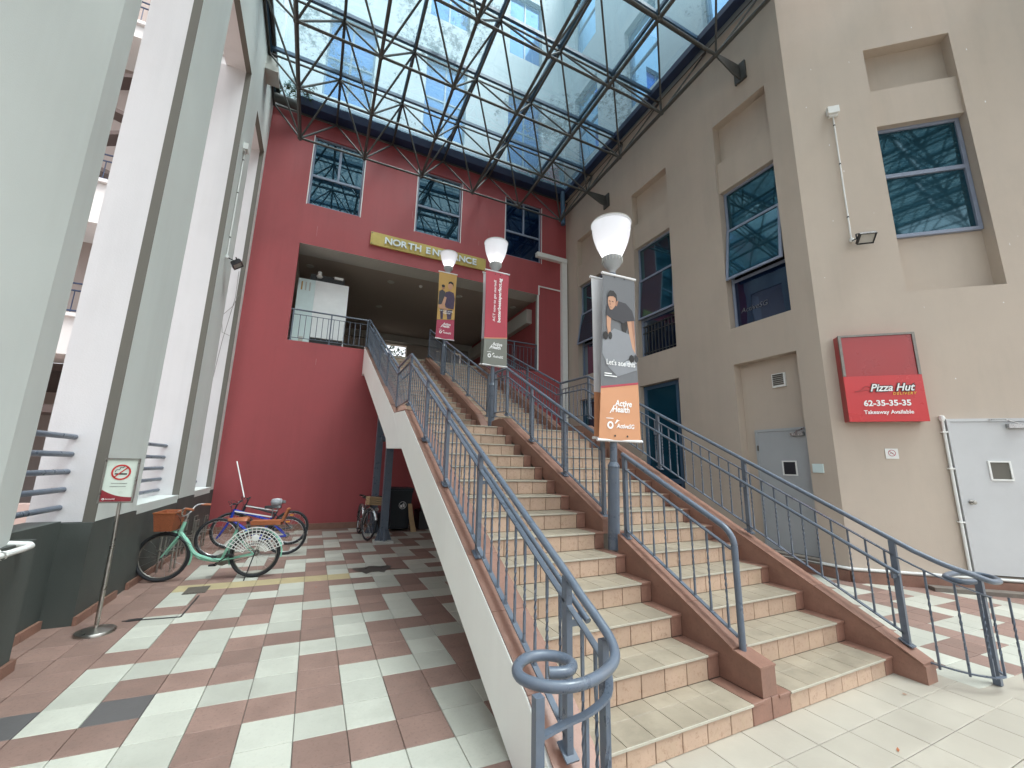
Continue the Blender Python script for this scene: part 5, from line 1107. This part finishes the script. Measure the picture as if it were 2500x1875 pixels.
text('lettering','ActiveSG',sn,NS,-0.085,1.232,0.013,0.020,'text_white',0.001,shear=0.2)
b = ring(NS,-0.098,1.238,0.0145,0.005,0.010,14); b.build('logo_ring','text_white',sn)
# ================================================================ BICYCLES
def bike(label, Pr, Pf, r, paint, kind, tyre='rubber', group='bicycles parked in the court', lean=0.0, steer=0.0):
    """rear contact Pr, front contact Pf; local frame: x along the bike, z up"""
    Pr = Vector((*Pr,0)); Pf = Vector((*Pf,0)); ex = (Pf-Pr); wb = ex.length; ex.normalize(); ey = Vector((-ex.y,ex.x,0)); ez = (Vector((0,0,1))+ey*lean).normalized(); ey = ez.cross(ex)
    B = lambda x,y,z: Pr+ex*x+ey*y+ez*z
    t = thing('bicycle',label,'bicycle',Pr,group)
    cs, sn_ = math.cos(steer), math.sin(steer)
    fx = (ex*cs+ey*sn_); fy = (ey*cs-ex*sn_)
    def wheel(c, ax, side):
        a = ax.normalized(); u = a.cross(Vector((0,0,1))).normalized(); w = u.cross(a); n = 32
        C = lambda R_,k: c+(u*math.cos(2*math.pi*k/n)+w*math.sin(2*math.pi*k/n))*R_
        b = MB(); b.tube([C(r-0.022,k) for k in range(n)],0.023,8,closed=True); wt = b.build('wheel',tyre,t,True)
        b = MB(); b.tube([C(r-0.050,k) for k in range(n)],0.008,6,closed=True); b.build('rim','dull_steel' if kind == 'city' else 'bike_silver',wt,True)
        b = MB(); b.tube([c-a*0.05,c+a*0.05],0.018,8); 
        for k in range(14):
            ang = 2*math.pi*k/14; d = u*math.cos(ang)+w*math.sin(ang); b.tube([c+a*(0.025 if k%2 else -0.025),c+d*(r-0.045)],0.0016,3,cap=False)
        b.build('spokes','bike_silver',wt)
        return wt
    cr = B(0,0,r); cf = B(wb,0,r)
    wheel(cr,ey,0); wheel(cf,fy,1)
    F = MB()
    bb = B(0.42,0,0.27 if kind != 'city' else 0.25); st_top = B(0.27,0,0.66); hd_t = B(wb-0.20,0,0.80 if kind != 'city' else 0.78); hd_b = B(wb-0.155,0,0.64 if kind != 'city' else 0.60)
    if kind == 'city':
        F.tube(spline([hd_b+Vector((0,0,0.06)),B(wb-0.27,0,0.50),B(wb-0.38,0,0.35),B(0.55,0,0.265),bb],5),[0.024]*21,8); F.tube(spline([hd_b+Vector((0,0,0.0)),B(wb-0.30,0,0.44),B(wb-0.42,0,0.30),B(0.52,0,0.25),bb],4),0.018,8)
    else:
        F.tube([hd_b,bb],0.025,8); F.tube([hd_t-Vector((0,0,0.02)),B(0.285,0,0.60)],0.022,8)
    F.tube([bb,st_top],0.018,8); F.tube([hd_t,hd_b],0.024,8)
    for s in (-1,1):
        F.tube([cr+ey*0.06*s,bb+ey*0.03*s],0.010,6); F.tube([cr+ey*0.06*s,B(0.285,0.025*s,0.58)],0.009,6)
    F.build('frame',paint,t,True)
    K = MB(); crown = hd_b-Vector((0,0,0.02))
    for s in (-1,1): K.tube([crown+fy*0.05*s,cf+fy*0.055*s],[0.014,0.010],8)
    K.tube([crown-fy*0.06,crown+fy*0.06],0.016,8); K.build('fork',paint,t,True)
    H_ = MB(); top = hd_t+(hd_t-hd_b).normalized()*0.10
    H_.tube([hd_t,top],0.013,8)
    hw = 0.29; back = -fx
    if kind == 'city': H_.tube(spline([top+fy*hw+back*0.16+Vector((0,0,0.10)),top+fy*hw*0.75+back*0.02+Vector((0,0,0.11)),top+fy*0.1+fx*0.03,top-fy*0.1+fx*0.03,top-fy*hw*0.75+back*0.02+Vector((0,0,0.11)),top-fy*hw+back*0.16+Vector((0,0,0.10))],4),0.011,8)
    else: H_.tube([top+fy*hw+Vector((0,0,0.02)),top+fy*0.08,top-fy*0.08,top-fy*hw+Vector((0,0,0.02))],0.011,8)
    hb_ = H_.build('handlebar','bike_silver' if kind == 'city' else 'bike_black',t,True)
    for s in (-1,1):
        e0 = (top+fy*hw*s+back*0.16+Vector((0,0,0.10)), top+fy*hw*0.85*s+back*0.05+Vector((0,0,0.11))) if kind == 'city' else (top+fy*hw*s+Vector((0,0,0.02)),top+fy*(hw-0.11)*s+Vector((0,0,0.015)))
        b = MB(); b.tube(e0,0.017,8); b.build('grip','black_plastic' if kind != 'city' else 'leather',hb_,True)
        b = MB(); b.bar(e0[1]+fx*0.02,e0[1]+fy*0.09*s+fx*0.05-Vector((0,0,0.02)),0.010,0.006); b.build('brake_lever','bike_silver',hb_)
    Cb = MB()
    for s in (-1,1): Cb.tube(spline([top+fy*(hw-0.13)*s+fx*0.03,top+fy*0.10*s+fx*0.12+Vector((0,0,0.05)),hd_t+fx*0.05,crown+fy*0.02*s],4),0.0032,5)
    Cb.tube(spline([hd_t+fx*0.04,hd_b+ey*0.03,B(wb*0.6,0.03,0.40),bb+ey*0.03,cr+ey*0.05],4),0.0032,5); Cb.build('brake_cable','black_plastic',t)
    # saddle
    S = MB(); sc = st_top+ez*(0.13 if kind == 'city' else 0.16)
    prof = [(-0.13,0.085,0.03),(-0.10,0.095,0.045),(-0.02,0.07,0.04),(0.06,0.03,0.035),(0.13,0.018,0.03)]
    vs = []; 
    for x,w_,h in prof: vs += [sc+ex*x+ey*w_, sc+ex*x+ey*w_*0.6+ez*h, sc+ex*x-ey*w_*0.6+ez*h, sc+ex*x-ey*w_, sc+ex*x-ez*0.02]
    fs = [(i*5+k,i*5+(k+1)%5,(i+1)*5+(k+1)%5,(i+1)*5+k) for i in range(4) for k in range(5)]+[(4,3,2,1,0),(20,21,22,23,24)]
    S.add(vs,fs); S.build('saddle','leather' if kind == 'city' else 'black_plastic',t,True)
    b = MB(); b.tube([st_top,sc],0.013,8); b.build('seat_post','bike_silver',t,True)
    # drivetrain
    b = MB(); b.lathe([(0.0,0.012),(0.075,0.010),(0.085,0.004),(0.085,-0.004),(0.0,-0.008)],bb-ey*0.05,20,axis=ey); cw = b.build('chainwheel','dull_steel',t)
    for s,a in ((-1,-0.6),(1,2.54)):
        b = MB(); e_ = bb+ey*0.075*s+ex*0.16*math.cos(a)+ez*0.16*math.sin(a); b.bar(bb+ey*0.07*s,e_,0.016,0.014); b.box_ = None; b.bar(e_-ex*0.045+ey*0.05*s,e_+ex*0.045+ey*0.05*s,0.07,0.02); b.build('crank',('black_plastic'),cw)
    b = MB(); b.bar(bb-ey*0.05+ez*0.08,cr-ey*0.05+ez*0.035,0.006,0.010); b.bar(bb-ey*0.05-ez*0.08,cr-ey*0.05-ez*0.035,0.006,0.010); b.lathe([(0,0.01),(0.045,0.008),(0.045,-0.008),(0,-0.01)],cr-ey*0.045,14,axis=ey); b.build('chain','dull_steel',t)
    def fender(c,a0,a1,ax,w_=0.03):
        u = ax.cross(Vector((0,0,1))).normalized()
        if u.dot(ex) < 0: u = -u
        b = MB(); n = 14; vs = []
        for k in range(n+1):
            a = a0+(a1-a0)*k/n; d = u*math.cos(a)+Vector((0,0,1))*math.sin(a)
            vs += [c+d*(r+0.012)+ax*w_, c+d*(r+0.026), c+d*(r+0.012)-ax*w_]
        b.add(vs,[(i*3+k,i*3+k+1,(i+1)*3+k+1,(i+1)*3+k) for i in range(n) for k in range(2)]); return b
    if kind == 'city':
        fender(cf,R(80),R(200),fy).build('front_mudguard',paint,t,True); fender(cr,R(-25+0),R(190),ey).build('rear_mudguard',paint,t,True)
        # rack, cushion, back rest, skirt guard
        b = MB()
        for s in (-1,1): b.tube([B(-0.30,0.06*s,2*r+0.07),B(0.18,0.06*s,2*r+0.07)],0.006,6); b.tube([B(0,0.065*s,r),B(-0.12,0.06*s,2*r+0.07)],0.006,6)
        for x in (-0.3,-0.15,0.0,0.15): b.tube([B(x,-0.06,2*r+0.07),B(x,0.06,2*r+0.07)],0.005,6)
        b.build('rear_rack','dull_steel',t)
        b = MB(); c0 = lambda a,bb_,cc: tuple(B(a,bb_,2*r+0.08+cc)); b.mbox(lambda u,v,o: c0(u,v,o),-0.30,0.09,-0.075,0.075,0.0,0.055); b.build('rack_cushion','leather',t)
        b = MB(); b.bar(B(-0.31,0,2*r+0.12),B(-0.37,0,2*r+0.30),0.03,0.16,up=tuple(ey)); b.build('backrest','leather',t)
        G = MB(); A0_, A1_ = R(22), R(158); gc = lambda a,R_: B(math.cos(a)*R_*-1.0,0.085,r-0.02+math.sin(a)*R_)
        rad0, rad1 = 0.15, r+0.07
        for k in range(17):
            a = A0_+(A1_-A0_)*k/16; G.bar(gc(a,rad0),gc(a,rad1),0.008,0.008,up=tuple(ey))
        for q in range(7):
            rr_ = rad0+(rad1-rad0)*q/6
            for k in range(16): a = A0_+(A1_-A0_)*k/16; a2 = A0_+(A1_-A0_)*(k+1)/16; G.bar(gc(a,rr_),gc(a2,rr_),0.008 if q<6 else 0.014,0.008,up=tuple(ey))
        G.build('skirt_guard','white_plastic',t)
        b = MB(); b.lathe([(0,0.006),(0.045,0.004),(0.048,0)],gc(R(90),0.25)+ey*0.006,18,axis=ey); b.build('guard_badge','white_plastic',t)
        b = MB(); b.bar(B(-0.02,0.09,r+0.05),B(0.06,0.18,0.005),0.010,0.010); b.build('kickstand','black_plastic',t)
        # front basket
        top_f = hd_t+fx*0.19; K2 = lambda a,bb_,cc: tuple(top_f+fx*a+fy*bb_+Vector((0,0,cc-0.10)))
        def shell(w1,d1,w0,d0,h):
            b = MB(); o = [K2(sx_*d,sy_*w,z) for z,w,d in ((0,w0,d0),(h,w1,d1)) for sx_,sy_ in ((-1,-1),(1,-1),(1,1),(-1,1))]; i_ = [tuple(Vector(K2(sx_*(d-0.008),sy_*(w-0.008),z))) for z,w,d in ((0.01,w0,d0),(h,w1,d1)) for sx_,sy_ in ((-1,-1),(1,-1),(1,1),(-1,1))]
            b.add(o+i_,[(0,1,5,4),(1,2,6,5),(2,3,7,6),(3,0,4,7),(3,2,1,0),(12,13,9,8),(13,14,10,9),(14,15,11,10),(15,12,8,11),(8,9,10,11),(4,5,13,12),(5,6,14,13),(6,7,15,14),(7,4,12,15)]); return b
        bs = shell(0.175,0.125,0.14,0.10,0.24).build('basket','wicker',t)
        b = MB(); b.tube([K2(sx_*0.125,sy_*0.175,0.24) for sx_,sy_ in ((-1,-1),(1,-1),(1,1),(-1,1))],0.010,6,closed=True); b.build('basket_rim','leather',bs,True)
    if kind == 'old':
        fender(cf,R(20),R(205),fy).build('front_mudguard','bike_silver',t,True); fender(cr,R(-20),R(190),ey).build('rear_mudguard','bike_silver',t,True)
        b = MB(); c = top+fx*0.14-Vector((0,0,0.10)); K3 = lambda a,bb_,cc: tuple(c+fx*a+fy*bb_+Vector((0,0,cc)))
        for k in range(4): b.mbox(K3,-0.10,0.10,-0.16+k*0.001,0.16-k*0.001,-0.06+k*0.045,-0.025+k*0.045)
        b.build('basket_crate','cardboard',t)
        b = MB(); b.lathe([(0,0.05),(0.035,0.045),(0.04,0.0),(0.02,-0.02)],c+fx*0.13-Vector((0,0,0.14)),12,axis=fx); b.build('head_lamp','bike_silver',t,True)
    if kind == 'mtb':
        b = MB(); b.mbox(lambda u,v,o: tuple(cr+ex*u+ez*v+ey*o),-0.03,0.03,r-0.10,r-0.08,0.02,0.03); b.build('reflector','reflector',t)
        b = MB(); b.bar(st_top+ey*0.02,hd_t+ey*0.02-Vector((0,0,0.03)),0.006,0.02); b.build('decal','text_white',t)
    return t
bike('mint green city bicycle with a brown front basket and white skirt guard',(-0.62,7.27),(-1.73,7.44),0.325,'bike_mint','city',lean=0.03)
bike('blue mountain bicycle parked behind the mint green one',(-0.30,8.76),(-1.35,8.84),0.33,'bike_blue','mtb',lean=0.02)
bike('dark bicycle with a cloth covered saddle next to the red wall',(-0.28,9.75),(-1.30,9.72),0.33,'bike_black','mtb',lean=-0.04)
bike('old black bicycle with a wooden crate under the white stair side',(1.13,10.75),(1.20,9.72),0.33,'bike_black','old',lean=0.10,steer=0.25)
b = MB(); b.lathe([(0,0.05),(0.09,0.03),(0.11,-0.02),(0.09,-0.08),(0.03,-0.12)],(-0.58,9.74,0.86),10); tag(b.build('saddle_cover','ban_lightgrey',smooth=True,at=(-0.58,9.74,0.82)),'crumpled pale cloth tied over a dark bicycle saddle','cloth')
b = MB(); b.tube([(-1.12,9.5,0.95),(-1.38,9.9,1.62)],0.011,8); tag(b.build('white_stick','white_plastic',smooth=True,at=(-1.12,9.5,0.9)),'thin white stick leaning out of the dark bicycle by the red wall','stick')
for k,(y,lab) in enumerate(((8.15,'bent steel bicycle rack hoop just behind the mint green bicycle'),(9.3,'bent steel bicycle rack hoop between the blue and the dark bicycles'),(10.0,'bent steel bicycle rack hoop nearest the red wall'))):
    t = thing('bicycle_rack',lab,'bike rack',(-1.75,y,0),'bicycle racks along the dado')
    for dx in (0.0,0.16):
        b = MB(); b.tube([(-1.92+dx,y-0.11,0.0),(-1.92+dx,y-0.11,0.58),(-1.92+dx,y+0.11,0.58),(-1.92+dx,y+0.11,0.0)],0.014,8); b.build('hoop','steel',t,True)
    b = MB(); b.tube([(-1.95,y-0.13,0.30),(-1.70,y-0.13,0.30)],0.010,8); b.tube([(-1.95,y+0.13,0.30),(-1.70,y+0.13,0.30)],0.010,8); b.build('cross_bar','steel',t,True)
# ================================================================ WHEELIE BIN, CARD, CLUTTER UNDER THE STAIRS
wb_ = thing('wheelie_bin','dark green wheelie bin with a white litter symbol under the stairs','bin',(2.08,10.95,0))
BN = lambda u,v,o: (2.08+u,10.72-o,v)
b = MB(); b.add([(2.08+sx_*w,10.98+sy_*d,z) for z,w,d in ((0.06,0.22,0.22),(0.98,0.275,0.27)) for sx_,sy_ in ((-1,-1),(1,-1),(1,1),(-1,1))],[(3,2,1,0),(4,5,6,7),(0,1,5,4),(1,2,6,5),(2,3,7,6),(3,0,4,7)]); b.build('body','bin_green',wb_)
b = MB(); b.box((1.79,10.69,0.982),(2.37,11.28,1.03)); b.box((1.80,10.68,0.93),(2.36,10.705,0.979)); b.tube([(1.82,11.29,1.02),(2.34,11.29,1.02)],0.02,8); b.build('lid','bin_green',wb_)
for x in (1.88,2.28): b = MB(); b.lathe([(0.0,-0.03),(0.10,-0.03),(0.10,0.03),(0,0.03)],(x,11.2,0.10),16,axis=(1,0,0)); b.build('wheel','rubber',wb_)
SL = lambda u,v,o: (2.08+u,10.752-(v-0.06)*0.0543-0.004-o,v)
b = ring(SL,0.04,0.62,0.0,0.082,0.092,28); b.poly([SL(0.04+x,0.62+z,0.0) for x,z in ((-0.055,-0.055),(-0.01,-0.055),(-0.005,0.01),(-0.06,0.01))]); b.poly([SL(0.04+x,0.62+z,0.0) for x,z in ((0.005,-0.06),(0.02,-0.06),(0.03,-0.02),(0.04,-0.06),(0.055,-0.06),(0.045,0.03),(0.0,0.035),(-0.02,0.02),(-0.015,0.012),(0.01,0.018))]); b.poly([SL(0.04+x,0.62+z,0.0) for x,z in circ(0.028,0.05,0.013,0.013,10)]); b.build('symbol','ban_back',wb_)
b = MB(); b.prism([(2.33,0.0),(2.46,0.0),(2.38,0.35),(2.33,0.66),(2.24,0.66),(2.27,0.35)],lambda p,q,t_:(p,10.55+t_+q*0.12,q),0.0,0.03); tag(b.build('card_sheet','cardboard',at=(2.4,10.55,0)),'strip of brown cardboard leaning beside the dark wheelie bin','cardboard')
for (a,c,lab) in (((2.6,10.9,0),(3.2,11.5,0.45),'large dark crate on the floor in the shadow under the stairs'),((2.7,10.85,0.452),(3.1,11.3,0.70),'small dark crate stacked on the large crate under the stairs'),((1.45,10.95,0),(1.70,11.35,0.42),'narrow dark crate between the wheelie bin and the support post')):
    b = MB(); b.box(a,c); b.box((a[0]-0.015,a[1]-0.015,c[2]-0.06),(c[0]+0.015,c[1]+0.015,c[2]-0.03)); tag(b.build('storage_crate','black_plastic',at=((a[0]+c[0])/2,(a[1]+c[1])/2,a[2])),lab,'crate','crates stored under the stairs')
